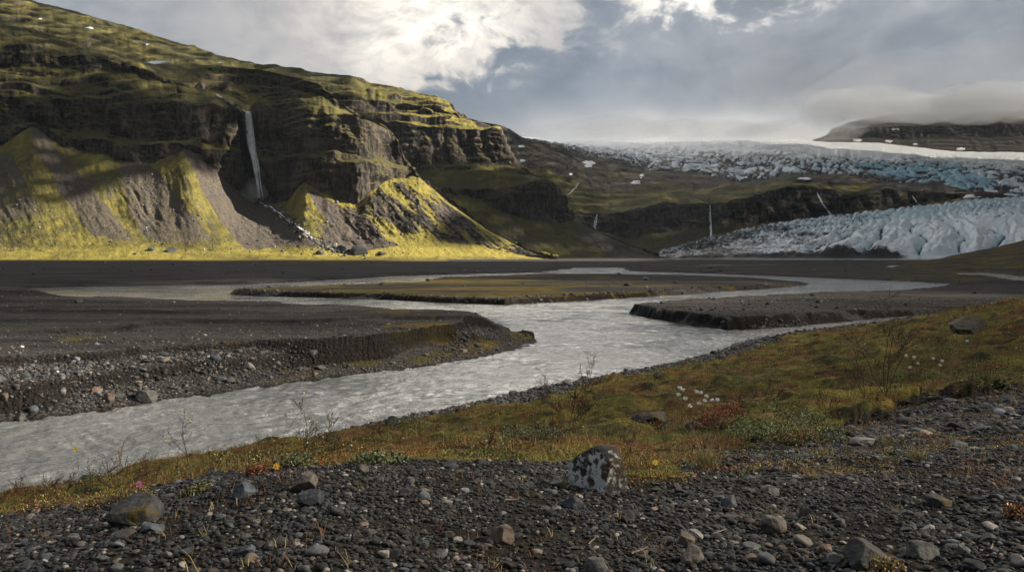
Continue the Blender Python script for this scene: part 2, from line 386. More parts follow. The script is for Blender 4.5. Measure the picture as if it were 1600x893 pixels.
def build_rear():
    px = np.arange(-420, 1075, 1.6)
    crest = ([(-420,-150),(0,-14),(47,0),(120,19),(188,38),(250,58),(301,73),(350,89),(400,101),(440,107),(483,112),(520,116),(548,118),(567,127),(612,135),(631,141),(660,146),(685,152),(706,160),(711,172),(718,181),(750,194),(779,202),(786,209),(795,230),(804,254),(815,263),(857,284),(869,294),(883,308),(888,327),(897,341),(953,370),(1009,392),(1030,399),(1060,402)],
             [(-420,2850),(0,2700),(300,2700),(400,2650),(483,2500),(548,2380),(612,2290),(685,2220),(715,2170),(750,2150),(784,2130),(804,2100),(857,2050),(888,2010),(953,1910),(1009,1840),(1060,1790)])
    base = [(-420,1800),(500,1740),(700,1735),(900,1750),(1075,1780)]
    apr = [(-420,395),(500,398),(700,399),(900,400),(1000,401),(1075,402)]
    fD = [(-420,2000),(500,1960),(640,1940),(700,1935),(770,1925),(812,1915),(863,1900),(895,1890),(1075,1790)]
    lf = [(-420,300),(600,300),(700,302),(740,308),(770,322),(812,339),(863,350),(895,346),(1075,399)]
    lt = [(-420,292),(600,295),(700,297),(740,298),(756,294),(807,288),(857,287),(880,308),(1075,398)]
    wf = [(-420,260),(600,262),(640,262),(700,254),(750,256),(793,257),(804,259)]
    wt = [(-420,196),(540,186),(600,191),(640,193),(700,199),(750,203),(779,204),(786,211)]
    tf = [(-420,120),(300,140),(480,150),(560,160),(620,172),(700,181),(715,186)]
    tp = [(-420,110),(300,132),(480,142),(560,150),(620,162),(690,168),(709,174)]
    add = lambda L, k: [(x, d + k) for x, d in L]
    wD = [(-420,2120),(500,2080),(640,2060),(700,2050),(804,2060)]
    L = [(None, base, 5, 0, 1.0), (apr, add(base, 28), 90, 1, 1.05), (lf, fD, 24, 2, 1), (lt, add(fD, 16), 16, 3, 1), (wf, wD, 56, 2, 1), (wt, add(wD, 22), 24, 3, .85), (tf, add(wD, 75), 10, 2, 1), (tp, add(wD, 84), 70, 3, .85)]
    P, band, tt, crow = loft('rear', px, L, crest, 250, seed=2)
    X, Y = fit(P)
    P, lat, t, wl, g2 = shape_rock(P, band, tt, crow, 51, 9.0, 6.5, 14.0, 34.0)
    b = band[:, None] + 0 * lat
    stre = .22 + 1.0 * fbm(wl / 30., t * .8, 0, 4, 61)
    scree = np.where(b == 1, np.clip(stre, 0, .75), 0) + .6 * (b == 1) * inpoly(X, Y, [(900,345),(1040,402),(960,402),(905,370)])
    nz = slope_mask(P)
    rock = np.where(b == 2, sst(.75, .5, nz) * .95, 0) + np.where(b == 3, sst(.66, .42, nz) * .85, 0)
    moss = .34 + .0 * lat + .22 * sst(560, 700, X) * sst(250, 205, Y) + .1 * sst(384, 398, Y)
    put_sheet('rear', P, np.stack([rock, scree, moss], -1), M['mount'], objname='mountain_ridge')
def build_head():
    """the hill at the head of the valley that carries the icefall"""
    px = np.arange(720, 1900, 1.8)
    crest = ([(720,180),(767,195),(784,197),(812,211),(832,216),(880,230),(905,246),(970,252),(1003,264),(1037,266),(1094,272),(1150,284),(1192,282),(1243,272),(1307,272),(1347,276),(1392,286),(1459,286),(1515,296),(1560,306),(1620,312),(1900,300)],
             [(720,3000),(784,3000),(880,3150),(970,3250),(1100,3200),(1243,3150),(1400,3100),(1515,2900),(1600,2750),(1900,2700)])
    base = [(720,2330),(1100,2300),(1300,2250),(1900,2200)]
    apr = [(720,396),(880,399),(1050,398),(1150,392),(1300,380),(1900,370)]
    cf = [(720,335),(880,342),(900,350),(947,366),(981,371),(1037,364),(1094,354),(1150,352),(1206,348),(1271,342),(1347,332),(1450,318),(1515,308),(1900,320)]
    ct = [(720,320),(880,327),(931,333),(960,330),(981,327),(1037,316),(1094,318),(1110,320),(1150,310),(1206,298),(1271,294),(1347,302),(1403,296),(1450,298),(1515,303),(1900,315)]
    mid = [(720,250),(850,262),(950,300),(1037,296),(1150,290),(1243,283),(1347,288),(1515,300),(1900,310)]
    cD = [(720,2470),(947,2460),(1150,2480),(1271,2520),(1403,2560),(1515,2620),(1900,2640)]
    add = lambda L, k: [(x, d + k) for x, d in L]
    L = [(None, base, 4, 0, 1), (apr, add(base, 30), 36, 1, 1.1), (cf, cD, 36, 2, 1), (ct, add(cD, 25), 24, 3, .9), (mid, [(720,2800),(1037,2760),(1403,2760),(1515,2720),(1900,2660)], 60, 4, 1)]
    P, band, tt, crow = loft('head', px, L, crest, 200, seed=3, jit=.8)
    X, Y = fit(P)
    P, lat, t, wl, g2 = shape_rock(P, band, tt, crow, 71, 10.0, 5.0, 10.0, 30.0)
    b = band[:, None] + 0 * lat
    P[..., 2] += np.where(b == 4, 20 * fbm(P[..., 0] / 110., P[..., 1] / 150., 0, 6, 77, .58), 0)
    nz = slope_mask(P)
    n = fbm(P[..., 0] / 150., P[..., 1] / 120., 0, 5, 78)
    rock = np.where(b == 2, sst(.8, .5, nz) * .95, 0) + np.where((b == 3), sst(.55, .4, nz) * .6, 0) + (b == 4) * sst(.93, .8, nz) * .8
    scree = np.where(b == 4, .56 + 1.5 * n + .5 * fbm(P[..., 0] / 40., P[..., 1] / 40., 3, 4, 79), 0) + np.where(b == 3, .05 + n * .9, 0) + np.where(b == 1, .45 + n * .9, 0)
    scree = np.maximum(scree, .9 * sst(1300, 1420, X) * (b >= 3)) ; scree = np.maximum(scree, .8 * (b == 4) * sst(880, 800, X) * 0)
    moss = .24 + 0 * lat + .18 * (b == 3)
    put_sheet('head', P, np.stack([rock, np.clip(scree, 0, 1.2), moss], -1), M['mount'], objname='hill')
def build_icefall():
    px = np.arange(790, 1950, 1.3)
    low = [(790,218),(832,217),(877,229),(897,244),(930,247),(970,253),(1003,268),(1037,269),(1094,277),(1150,288),(1192,289),(1243,277),(1307,277),(1347,281),(1392,291),(1459,292),(1515,303),(1552,309),(1580,317),(1620,320),(1950,320)]
    crest = ([(790,214),(830,214),(870,221),(905,219),(1000,221),(1150,219.5),(1250,218.5),(1291,222),(1375,223),(1431,230),(1501,237),(1600,238),(1950,236)], [(790,4300),(905,4500),(1950,4700)])
    lD = [(790,3350),(880,3230),(970,3270),(1100,3180),(1243,3120),(1400,3060),(1515,2850),(1600,2620),(1950,2500)]
    mid = [(790,216),(877,224),(1000,244),(1150,252),(1250,246),(1400,252),(1600,262),(1950,262)]
    L = [([(x, y + 5) for x, y in low], [(x, d - 12) for x, d in lD], 8, 1, 1), (low, lD, 150, 2, .8), (mid, [(790,3700),(1150,3650),(1600,3450),(1950,3400)], 90, 3, 1)]
    P, band, tt, crow = loft('icefall', px, L, crest, 600, seed=4, jit=.7)
    X, Y = fit(P); b = band[:, None] + 0 * X; t = tt[:, None] + 0 * X
    x, y = P[..., 0], P[..., 1]
    wx = x + 60 * fbm(x / 220., y / 220., 0, 3, 81); wy = y + 60 * fbm(x / 200., y / 200., 4, 3, 82)
    ln = lambda u, v, w, sd_: np.maximum(1 - np.abs(pn(u, v, 0, sd_)) / w, 0)
    c1 = ln((wx + .5 * wy) / 70., (wy * .8 - .5 * wx) / 210., .27, 83); c2 = ln((wx - .55 * wy) / 52., (wy + .4 * wx) / 130., .26, 84); c3 = ln((wx + .25 * wy) / 24., (wy - .3 * wx) / 70., .32, 89)
    brk = fbm(x / 320., y / 320., 7, 3, 85)
    amp = np.where(b == 2, 1.0, np.where(b == 3, (1 - t) ** 1.3, .2)) * (.85 + brk)
    amp = amp * (1 - .85 * sst(1200, 1330, X) * sst(247, 236, Y))
    crev = np.maximum(np.maximum(c1, c2 * .95), c3 * .7 * sst(-.15, .2, brk))
    P[..., 2] += amp * (-27 * crev ** .8 + 10 * fbm(x / 38., y / 55., 0, 5, 86))
    P[..., 2] += np.where(b <= 2, 6 * fbm(x / 14., y / 14., 3, 3, 88), 0)
    edge = np.where(b == 1, 1, np.where(b == 2, sst(.36, .0, t), 0)); 
    dn = fbm(x / 110., y / 110., 2, 4, 87)
    dirt_shade = 1.3 * np.clip(amp, 0, 1.1) * sst(.2, .75, crev) + .66 * edge + .32 * dn + .18 * (b == 2) + .04  # dirt on margins and ice, plus shade painted into the crevasses
    dirt_shade += .34 * sst(1080, 900, X) * (b == 2)
    dirt_shade -= .40 * sst(1370, 1480, X) * (b <= 2) * sst(.0, .25, edge + dn * .5) * 1.0
    blue = .10 + .40 * sst(.1, .5, crev) * amp + .45 * inpoly(X, Y, [(1330,252),(1480,250),(1560,285),(1500,300),(1360,280)]) + .25 * sst(1000, 1200, X) * (b == 2)
    snow = np.clip(sst(.25, .9, t) * (b == 3) * .8 + .8 * sst(1230, 1330, X) * sst(248, 236, Y), 0, .9)
    put_sheet('icefall', P, np.stack([np.clip(dirt_shade, 0, 1), np.clip(blue, 0, 1), snow], -1), M['ice'], objname='glacier')
def build_tongue():
    px = np.arange(1030, 1950, 1.25)
    crest = ([(1030,397),(1066,386),(1100,375),(1150,364),(1206,353),(1248,347),(1302,341),(1347,335),(1403,328),(1459,322),(1516,315),(1600,310),(1950,290)], [(1030,1950),(1150,2100),(1302,2220),(1459,2330),(1600,2420),(1950,2500)])
    base = [(1030,1690),(1200,1640),(1400,1600),(1700,1560),(1950,1540)]
    mid = [(1030,400),(1066,393),(1150,382),(1250,372),(1350,362),(1450,352),(1600,338),(1950,320)]
    fr = [(1030,403),(1150,400),(1250,398),(1350,396),(1420,397),(1500,396),(1600,392),(1950,380)]
    L = [(None, base, 6, 0, 1), (fr, [(x, d + 25) for x, d in base], 110, 1, .8), (mid, [(1030,1780),(1150,1830),(1350,1850),(1600,1880),(1950,1900)], 100, 2, 1)]
    P, band, tt, crow = loft('tongue', px, L, crest, 150, seed=5, jit=.5)
    X, Y = fit(P); b = band[:, None] + 0 * X; t = tt[:, None] + 0 * X
    x, y = P[..., 0], P[..., 1]
    s = np.where(b == 0, 0, np.where(b == 1, t * .5, .5 + t * .5))            # 0 at the snout, 1 at the upper edge
    # flow-parallel bands above, radial crevasses below
    rad = (X - 1425) / (46. * (1 + 1.5 * np.clip(.45 - s, -.2, .5))) + 1.1 * fbm(X / 110., s * 2.5, 0, 4, 91)
    r = 1 - np.abs(2 * ((rad) % 1.0) - 1)                                      # 0 at crevasse, 1 at ridge
    r = r ** .36
    bandv = s * 15 + 1.3 * fbm(X / 160., s * 2, 1, 3, 92)
    q = 1 - np.abs(2 * (bandv % 1.0) - 1)
    kr = sst(.72, .32, s) * sst(1200, 1340, X); kq = sst(.35, .6, s)
    rough = fbm(x / 26., y / 40., 0, 5, 93, .55, True)
    r2 = (1 - np.abs(2 * ((rad * 2.3 + .8 * fbm(X / 30., s * 6, 4, 3, 95)) % 1.0) - 1)) ** .5
    P[..., 2] += np.where(b == 0, 0, 1) * (kr * (30 * (r - .62) + 9 * (r2 - .6)) + kq * 13 * (q ** .6 - .6) + (6 + 3 * kq) * (rough - .2) + kq * 5 * (r2 - .6) * (.4 + .6 * sst(.0, .2, s)))
    dn = fbm(x / 80., y / 80., 2, 4, 94)
    dirt_shade = .29 + .45 * kq * sst(.4, .08, r2) + .95 * kr * sst(.5, .12, r) + .35 * kr * sst(.45, .1, r2) + .75 * kq * sst(.42, .1, q) * sst(-.35, .15, fbm(X / 60., s * 8, 3, 3, 96)) + .35 * dn + .12 * sst(1400, 1150, X) + .12 * sst(.3, .6, rough) * (1 - .5 * kr)  # dirt, with the crevasse lines darkened as painted shade
    dirt_shade = dirt_shade + .8 * sst(.055, .0, s) * sst(1420, 1330, X) + .20 * sst(1260, 1090, X) - .22 * sst(1320, 1420, X)
    dirt_shade = np.where(b == 0, .9 * sst(1440, 1380, X) + .2, dirt_shade)
    blue = .22 + .4 * kr * sst(.75, .3, r) + .3 * dn + .15 * kq + .2 * sst(.5, .8, s)
    put_sheet('tongue', P, np.stack([np.clip(dirt_shade, 0, 1), np.clip(blue, 0, 1), 0 * X], -1), M['ice'], objname='glacier_tongue')
def build_far_right():
    px = np.arange(1270, 1950, 2.2)
    crest = ([(1270,219),(1292,212),(1300,200),(1340,188),(1400,178),(1950,165)], [(1270,5150),(1300,5300),(1950,5600)])
    L = [(None, [(1270,4950),(1950,4950)], 4, 0, 1), ([(1270,223),(1350,229),(1431,234),(1501,239),(1950,240)], [(1270,5000),(1950,5000)], 36, 1, 1.1), ([(1270,222),(1300,214),(1360,215),(1500,214),(1950,212)], [(1270,5120),(1950,5150)], 24, 2, 1), ([(1270,221),(1300,206),(1360,197),(1500,194),(1950,188)], [(1270,5140),(1950,5180)], 24, 3, 1)]
    P, band, tt, crow = loft('far', px, L, crest, 300, seed=6, jit=.6)
    X, Y = fit(P)
    P, lat, t, wl, g2 = shape_rock(P, band, tt, crow, 101, 16.0, 10.0, 12.0, 50.0, 2.5)
    b = band[:, None] + 0 * lat
    put_sheet('far', P, np.stack([(b == 2) * .8, .95 * (b != 2), 0 * lat], -1), M['mount'], objname='far_hill')
def build_side():
    px = np.arange(1385, 2150, 2.5)
    crest = ([(1385,419),(1430,410),(1480,401),(1520,393),(1560,385),(1600,375),(1700,345),(1900,300),(2150,260)], [(1385,470),(1480,520),(1600,560),(1900,560),(2150,540)])
    L = [(None, [(1385,430),(1480,350),(1600,300),(1900,260),(2150,240)], 4, 0, 1), ([(1385,422),(1430,421),(1480,423),(1600,428),(1900,440),(2150,450)], [(1385,436),(1480,365),(1600,320),(1900,275),(2150,255)], 60, 3, 1.25)]
    P, band, tt, crow = loft('side', px, L, crest, 90, seed=7, jit=.5)
    X, Y = fit(P); x, y = P[..., 0], P[..., 1]
    P[4:, :, 2] += (.9 * fbm(x / 22., y / 22., 0, 5, 111) * sst(0, .3, tt[:, None]) )[4:] 
    g = .35 + .8 * fbm(x / 30., y / 30., 1, 4, 112)
    me = mesh('hillside', P.reshape(-1, 3), grid_faces(*P.shape[:2])); SHEETS['side'] = P
    attr(me, 'mask', np.stack([.5 + 1.0 * fbm(x / 16., y / 16., 3, 5, 113), .2 + 0 * g, .7 * sst(.12, .35, fbm(x / 14., y / 10., 6, 4, 114))], -1).reshape(-1, 3)); attr(me, 'near', np.stack([g * .4, 0 * g, 0 * g], -1).reshape(-1, 3))
    obj('hillside', me, M['ground'], kind='structure')
for fn in (build_front, build_rear, build_head, build_icefall, build_tongue, build_far_right, build_side): fn()
# ------------------------------------------------------------------ valley floor
def W(pts):
    """photo rows to points on the water plane (or on a third value, height)"""
    out = []
    for p in pts:
        z = p[2] if len(p) > 2 else 0.0
        D = (EYE - z) * F / (p[1] - HZ); out.append(((p[0] - CX) / F * D, D))
    return np.array(out)
near_shore = [(-700,900),(-300,860),(-150,830),(0,778),(100,758),(200,742),(300,722),(400,705),(480,690),(560,668),(640,652),(700,640),(760,627),(840,607),(900,597),(1000,578),(1060,566),(1100,556),(1140,543),(1155,530),(1185,521)]
chan_near = [(1240,517.5),(1290,511.5),(1340,506.5),(1400,500),(1470,492.5),(1530,487)]
chan_far = [(1525,485),(1480,488.5),(1400,495.5),(1330,501.5),(1260,509),(1200,514),(1160,515.5)]
rbar_near = [(1136,516.5),(1100,513),(1060,507),(1000,495),(970,488)]
rbar_rear = [(983,477.5,1.2),(1029,474,1.1),(1100,470,1.0),(1200,465.5,.9),(1300,460,.8),(1400,455,.6),(1476,449,.3)]
far_shore = [(1472,443),(1420,440),(1350,436.5),(1280,433.5),(1200,430.5),(1120,427.5),(1060,425.6),(1000,424),(977,421.5),(990,418.5),(940,418),(882,418.3),(878,421),(845,425),(725,428),(660,430),(608,431),(575,434.5),(514,437),(400,443.5),(300,445),(200,447.5),(120,448.5),(49,450),(33,456),(32,461)]
lbar_rear = [(81,470,1.6),(114,470.5,1.8),(260,474,2.0),(373,476.5,2.0),(439,478,2.0),(441,481,2.0),(530,484,2.0),(627,491,2.0),(725,495.5,2.0),(740,503,1.6)]
lbar_near = [(783,516,.3),(832,525,.2),(841,536),(822,544),(757,559),(660,575),(562,586),(465,599),(400,607),(357,614),(243,629),(162,643),(81,653),(0,663),(-150,690),(-400,740),(-700,800)]
island = [(338,458),(360,452.5,.8),(400,449,.9),(500,446,.9),(600,441,.9),(660,439,.8),(692,432.5,.5),(854,427.5,.4),(940,427.5,.4),(1000,428.5,.4),(1058,429,.4),(1175,433,.5),(1223,436,.5),(1258,439,.3),(1261,442),(1233,448),(1191,452),(1077,460),(980,466),(931,468.5),(850,473),(790,477),(692,473),(595,468),(497,464.5),(400,463)]
rbr = W(rbar_rear); rbr[:, 1] += 1.5
lbr = W(lbar_rear); lbr[:, 1] += np.linspace(4.5, 2.0, len(lbr))
main_water = np.concatenate([W(near_shore), W(chan_near), W(chan_far), W(rbar_near), rbr, W(far_shore), lbr, W(lbar_near)])
ponds = [W([(985,404.2),(1200,403.3),(1515,403.2),(1515,405.8),(1200,405.8),(985,405.2)]), W([(1490,427),(1540,425.6),(1558,429),(1600,433.5),(1760,445),(1760,458),(1600,441),(1569,436.5),(1551,431.5),(1505,430)]),
         W([(1380,415),(1422,414),(1428,416.5),(1405,417),(1420,419.5),(1392,419.5)]), W([(1060,414.6),(1130,413.2),(1210,412.8),(1212,414.2),(1120,415.3),(1060,416)]), W([(1255,414),(1340,413),(1345,414.3),(1258,415.2)]), W([(1330,420),(1372,419),(1378,420.2),(1335,421.2)])]
isl = W(island)
def seg_dist(x, y, poly):
    d = np.full(x.shape, 1e9); n = len(poly)
    for i in range(n):
        ax, ay = poly[i]; bx, by = poly[(i + 1) % n]
        vx, vy = bx - ax, by - ay; L2 = vx * vx + vy * vy + 1e-9
        t = np.clip(((x - ax) * vx + (y - ay) * vy) / L2, 0, 1)
        np.minimum(d, (x - ax - t * vx) ** 2 + (y - ay - t * vy) ** 2, out=d)
    return np.sqrt(d)
# foreground slope: control points (px, py, distance) -> smooth surface over (azimuth, log distance)
ctl = [(-900,760,9),(-500,830,7.5),(-300,800,9),(-300,800,14),(0,806,7.3),(200,776,7),(400,737,6.8),(600,723,6.6),(800,728,6.6),(950,742,6.6),(1100,735,7),(1300,704,8),(1600,662,9),(0,792,11),(100,766,14),(200,749,16),(300,731,18),(400,713,20),(500,693,22),
       (600,692,15),(600,672,26),(700,690,13.5),(700,660,25),(800,692,11.5),(800,650,24),(850,620,38),(950,692,10.5),(950,640,22),(950,602,40),(1100,690,10),(1100,630,19),(1100,582,38),(1100,564,52),(1200,640,15),(1200,590,28),(1200,560,45),
       (1300,640,13.5),(1300,590,24),(1300,547,42),(1400,640,12.5),(1400,562,28),(1400,514,52),(1500,600,15),(1500,532,32),(1500,484,62),(1600,600,13.5),(1600,522,30),(1600,471,55),(1900,640,10),(1900,560,20),(1900,470,50),(2300,600,12),(2300,470,45)]
cw = [((p[0] - CX) / F, math.log(p[2]), EYE - p[2] * (p[1] - HZ) / F) for p in ctl]
for u, zz in ((-1.5, 6.0), (-.7, 6.25), (0, 6.4), (.7, 6.55), (1.5, 6.7)):
    for D in (.8, 2.0, 4.2): cw.append((u, math.log(D), zz))
for u, D, zz in ((-.5,60,-1.5),(0,75,-1.5),(.2,90,-1.0),(.38,100,-.5),(.5,85,.9),(.62,80,1.6),(.9,75,3.0),(1.4,70,4),(.5,140,.3),(.7,140,.8),(1.2,140,2.5),(-1.2,40,-1.0),(.1,140,-1.5),(-.5,140,-1.5)): cw.append((u, math.log(D), zz))
cw = np.array(cw)
def _U(d): return np.where(d > 1e-9, d * d * np.log(d + 1e-12), 0)
_xy = cw[:, :2] * np.array([2.2, 1.0])
_K = _U(np.linalg.norm(_xy[:, None] - _xy[None], axis=-1)) + 2e-3 * np.eye(len(cw))
_Pm = np.c_[np.ones(len(cw)), _xy]
_A = np.block([[_K, _Pm], [_Pm.T, np.zeros((3, 3))]])
_w = np.linalg.solve(_A, np.r_[cw[:, 2], 0, 0, 0])
def slope_z(u, lD):
    q = np.stack([u * 2.2, lD], -1); out = _w[-3] + q @ _w[-2:]
    for i in range(len(cw)):
        out = out + _w[i] * _U(np.sqrt((q[..., 0] - _xy[i, 0]) ** 2 + (q[..., 1] - _xy[i, 1]) ** 2))
    return out
gpx = np.concatenate([np.arange(-900, -60, 6.0), np.arange(-60, 1660, 2.0), np.arange(1660, 2500, 6.0)])
gD = np.concatenate([np.geomspace(.6, 3.2, 24)[:-1], np.linspace(3.2, 9, 190)[:-1], np.geomspace(9, 36, 190)[:-1], np.linspace(36, 150, 380)[:-1], np.geomspace(150, 1500, 190)[:-1], np.geomspace(1500, 6500, 20)])
PXg, Dg = np.meshgrid(gpx, gD); Xg = (PXg - CX) / F * Dg; Yg = Dg
def interpD(pts, px, z0=None):
    w = W(pts); p = np.array([q[0] for q in pts], float); o = np.argsort(p)
    return np.interp(px, p[o], w[o, 1])
far = (Dg > 14)
wob = 0.25 * sst(20, 60, Dg) * fbm(Xg / 2.2, Yg / 2.2, 0, 3, 7) + .30 * sst(30, 60, Dg) * sst(220, 120, Dg) * fbm(Xg / .8, Yg / .8, 0, 3, 9) + .02 * Dg * sst(80, 140, Dg) * fbm(Xg / 30., Yg / 30., 3, 3, 8)
inw = inpoly(Xg, Yg, main_water)
xs, ys = Xg[far], Yg[far]
sd = np.full(Xg.shape, -60.0)
s1 = seg_dist(xs, ys, main_water) * np.where(inpoly(xs, ys, main_water), -1, 1)          # + on land
in_i = inpoly(xs, ys, isl); s2 = seg_dist(xs, ys, isl) * np.where(in_i, 1, -1)
s = np.maximum(s1, s2)
for p in ponds:
    sp = seg_dist(xs, ys, p) * np.where(inpoly(xs, ys, p), -1, 1); s = np.minimum(s, sp)
sd = np.full(Xg.shape, 60.0); sd[far] = s; sd = sd + wob
isle = np.zeros(Xg.shape, bool); isle[far] = s2 > -.5
Dns = np.interp(gpx, *np.array(sorted([(p[0], q[1]) for p, q in zip(near_shore + chan_near + [(1600,481),(1800,470),(2500,460)], W(near_shore + chan_near + [(1600,481),(1800,470),(2500,460)]))])).T)[None]
south = Dg < Dns + .0
Dw = interpD(lbar_near[2:], gpx)[None]; Dr = interpD([(-700,450,1.0),(32,462,1.0)] + lbar_rear + [(783,516,.3),(832,525,.2),(841,536)], gpx)[None]
lbar = (PXg < 842) & (Dg >= Dw - .6) & (Dg < Dr + 1.0)
rbar = (Dg > 60) & (PXg > 960) & (Dg > interpD(rbar_near[::-1] + chan_far[::-1] + [(1600,478),(2500,450)], gpx)[None] - 1) & (Dg < interpD(rbar_rear + [(1600,440),(2500,430)], gpx)[None] + 1.5)
# default far plain
flat = fbm(Xg / 60., Yg / 25., 0, 4, 17)
hb = .55 + .22 * flat
hb = hb + .35 * sst(6, 14, sd) * (Dg < 330) * (~isle) * .8
step = sst(.02, .06, fbm(Xg / 160. + 3, Yg / 45., 2, 3, 18)); hb = (hb + .22 * step * (Dg < 700)) * (1 - .75 * sst(650, 950, Dg))
Z = hb * sst(0, 1.8, sd)
zi = (1.0 + .10 * fbm(Xg / 9., Yg / 9., 0, 4, 19)) * sst(-.1, .9 + 3.2 * sst(.05, .5, fbm(Xg / 10., Yg / 8., 8, 3, 33)), sd) * (.35 + .65 * sst(1260, 1150, PXg)) * (1 - .5 * sst(170, 260, Dg))
Z = np.where(isle, zi, Z)
# right bar: flat top with a sharp scarp, lower gravel apron on its near right side
Dsc = interpD([(960,478,1.35),(983,478,1.35),(1029,483,1.35),(1077,491,1.35),(1126,497.5,1.35),(1175,494.5,1.35),(1300,487.5,1.35),(1379,484,1.35),(1523,474,1.35),(1600,469,1.35),(2500,440,1.35)], gpx)[None] + .25 * fbm(PXg / 25., 0, 1, 4, 23)
ztop = (1.35 + .08 * sst(.0, .05, fbm(Xg / 20., Yg / 4., 6, 3, 30)) - .75 * sst(1250, 1500, PXg) + .05 * fbm(Xg / 8., Yg / 4., 1, 4, 24)) * sst(0, .9 + 2.6 * sst(.0, .45, fbm(Xg / 6., Yg / 6., 8, 3, 31)), sd) * (1 - .25 * sst(.1, .3, fbm(Xg / 3., Yg / 3., 3, 3, 32)) * sst(3.0, .8, sd))
zap = np.minimum(.75 - .35 * sst(1250, 1500, PXg), .08 + .16 * np.maximum(sd, 0)) + .07 * fbm(Xg / 1.4, Yg / 1.4, 0, 4, 25)
zrb = zap + (ztop - zap) * sst(-.8, .1, Dg - Dsc)
zrb = np.where(PXg < 1128, ztop, zrb)
Z = np.where(rbar & (sd > -.3), np.where(sd > 0, zrb, -.3), Z)
# left bar: terraces stepping down to the near channel
n_ = .35 * fbm(Xg / 1.6, Yg / 5., 0, 4, 26)
D3 = interpD([(-700,660,1.7),(-150,610,1.7),(0,598,1.7),(97,585,1.7),(260,567,1.6),(357,556,1.6),(450,545,1.6),(569,540,1.6),(700,520,1.4),(842,534,0)], gpx)[None] + n_ * 1.2
D2 = interpD([(-700,590,2.05),(0,562,2.05),(162,552,2.05),(260,541,2.05),(400,533,2.05),(530,531,2.05),(569,534,2.05),(627,525,2.05),(692,515,2.05),(700,509,2.0),(737,502,2.0),(800,522,0),(842,533,0)], gpx)[None] + n_
D1 = interpD([(-700,530,2.4),(0,518,2.4),(208,510,2.4),(320,503,2.4),(450,500,2.4),(514,499,2.4),(600,497,2.3),(740,502,2.1),(842,533,0)], gpx)[None] + n_ * 1.5
bench = 1.0 + 3.0 * sst(300, 480, PXg)
kD = [Dw + 0 * n_, Dw + .5, Dw + bench, np.maximum(D3 - .9, Dw + bench), D3, D2 - .6, D2, D1 - .6, D1, np.maximum(Dr - 1.0, D1 + .5), np.maximum(Dr + .6, D1 + 1)]
tip = 1 - .72 * sst(728, 800, PXg)
kz = [0.02, .22, .42, .85 - .2 * sst(300, 480, PXg), 1.6 - .35 * sst(300, 480, PXg), 1.64 - .1 * sst(300, 480, PXg), 2.1, 2.12, 2.48, 2.5, 2.25]
for i in range(1, len(kD)): kD[i] = np.maximum(kD[i], kD[i - 1] + .04)
zl = np.full(Xg.shape, 0.02)
for i in range(len(kD) - 1):
    t = np.clip((Dg - kD[i]) / (kD[i + 1] - kD[i]), 0, 1); zl = np.where(Dg >= kD[i], kz[i] + (kz[i + 1] - kz[i]) * t, zl)
zl = zl + .10 * (sst(.0, .05, fbm(Xg / 14., Yg / 4.5, 0, 3, 28)) + sst(.16, .2, fbm(Xg / 18., Yg / 5., 3, 3, 29))) * sst(1.9, 2.1, zl)
zl = (zl + .08 * fbm(Xg / 1.2, Yg / 1.2, 0, 5, 27) * sst(.1, .5, zl)) * tip * sst(-.1, .35, sd + .25)
Z = np.where(lbar & (sd > -.5), np.maximum(zl, Z * 0), Z)
# near hillside
sl = np.zeros(Xg.shape); nearm = Dg < 170
sl[nearm] = slope_z(((PXg - CX) / F)[nearm], np.log(Dg)[nearm])
shore = .10 + .10 * np.maximum(sd, 0) + .30 * np.maximum(sd - 3.5, 0)
k = .25; hmin = np.clip(.5 + .5 * (shore - sl) / k, 0, 1); zs = shore * (1 - hmin) + sl * hmin - k * hmin * (1 - hmin)
zs = sl + (zs - sl) * sst(1800, 1300, PXg) ; zs = np.where(Dg < 14.1, sl, zs)
# gravel and turf areas of the near hillside
def polyblend(poly, amp=14, sc=1.2, seed=0):
    PYg = HZ + (EYE - sl) * F / Dg
    return inpoly(PXg + amp * fbm(Xg / sc, Yg / sc, 0, 4, seed), PYg + amp * .6 * fbm(Xg / sc, Yg / sc, 5, 4, seed + 1), poly)
front_gravel = [(-1000,840),(0,806),(120,786),(200,770),(330,742),(480,728),(600,718),(900,722),(985,742),(1040,752),(1100,742),(1200,744),(1260,742),(1300,752),(1400,760),(1700,760),(1700,1500),(-1000,1500)]
right_gravel = [(1040,745),(1060,728),(1130,712),(1170,698),(1250,690),(1330,672),(1400,650),(1450,622),(1540,606),(1700,592),(1900,560),(2500,600),(2500,1500),(1300,1500),(1100,752)]
G1 = polyblend(front_gravel, 10, .8, 141); G2 = polyblend(right_gravel, 60, .9, 143)
grav = (G1 | G2) & (Dg < 24)
veg = south & ~grav & (sd > 3.2 + 1.2 * fbm(Xg / 3., Yg / 3., 0, 3, 145))
beach = south & ~grav & ~veg
hum = fbm(Xg / 1.3, Yg / 1.3, 0, 4, 151, .5)
zs = zs + veg * (.42 * hum + .5 * fbm(Xg / 5.5, Yg / 5.5, 2, 3, 152)) * sst(6.5, 12, Dg) + grav * (.035 * fbm(Xg / .35, Yg / .35, 0, 3, 153) + .05 * fbm(Xg / 1.1, Yg / 1.1, 0, 2, 154)) + beach * .06 * fbm(Xg / .8, Yg / .8, 0, 3, 155)
Z = np.where(south, np.where((sd > -.2) | (Dg < 20), zs, Z), Z)
Z = np.where(sd < 0, np.minimum(Z, np.maximum(sd * .5, -.9)), Z)
Zg = Z
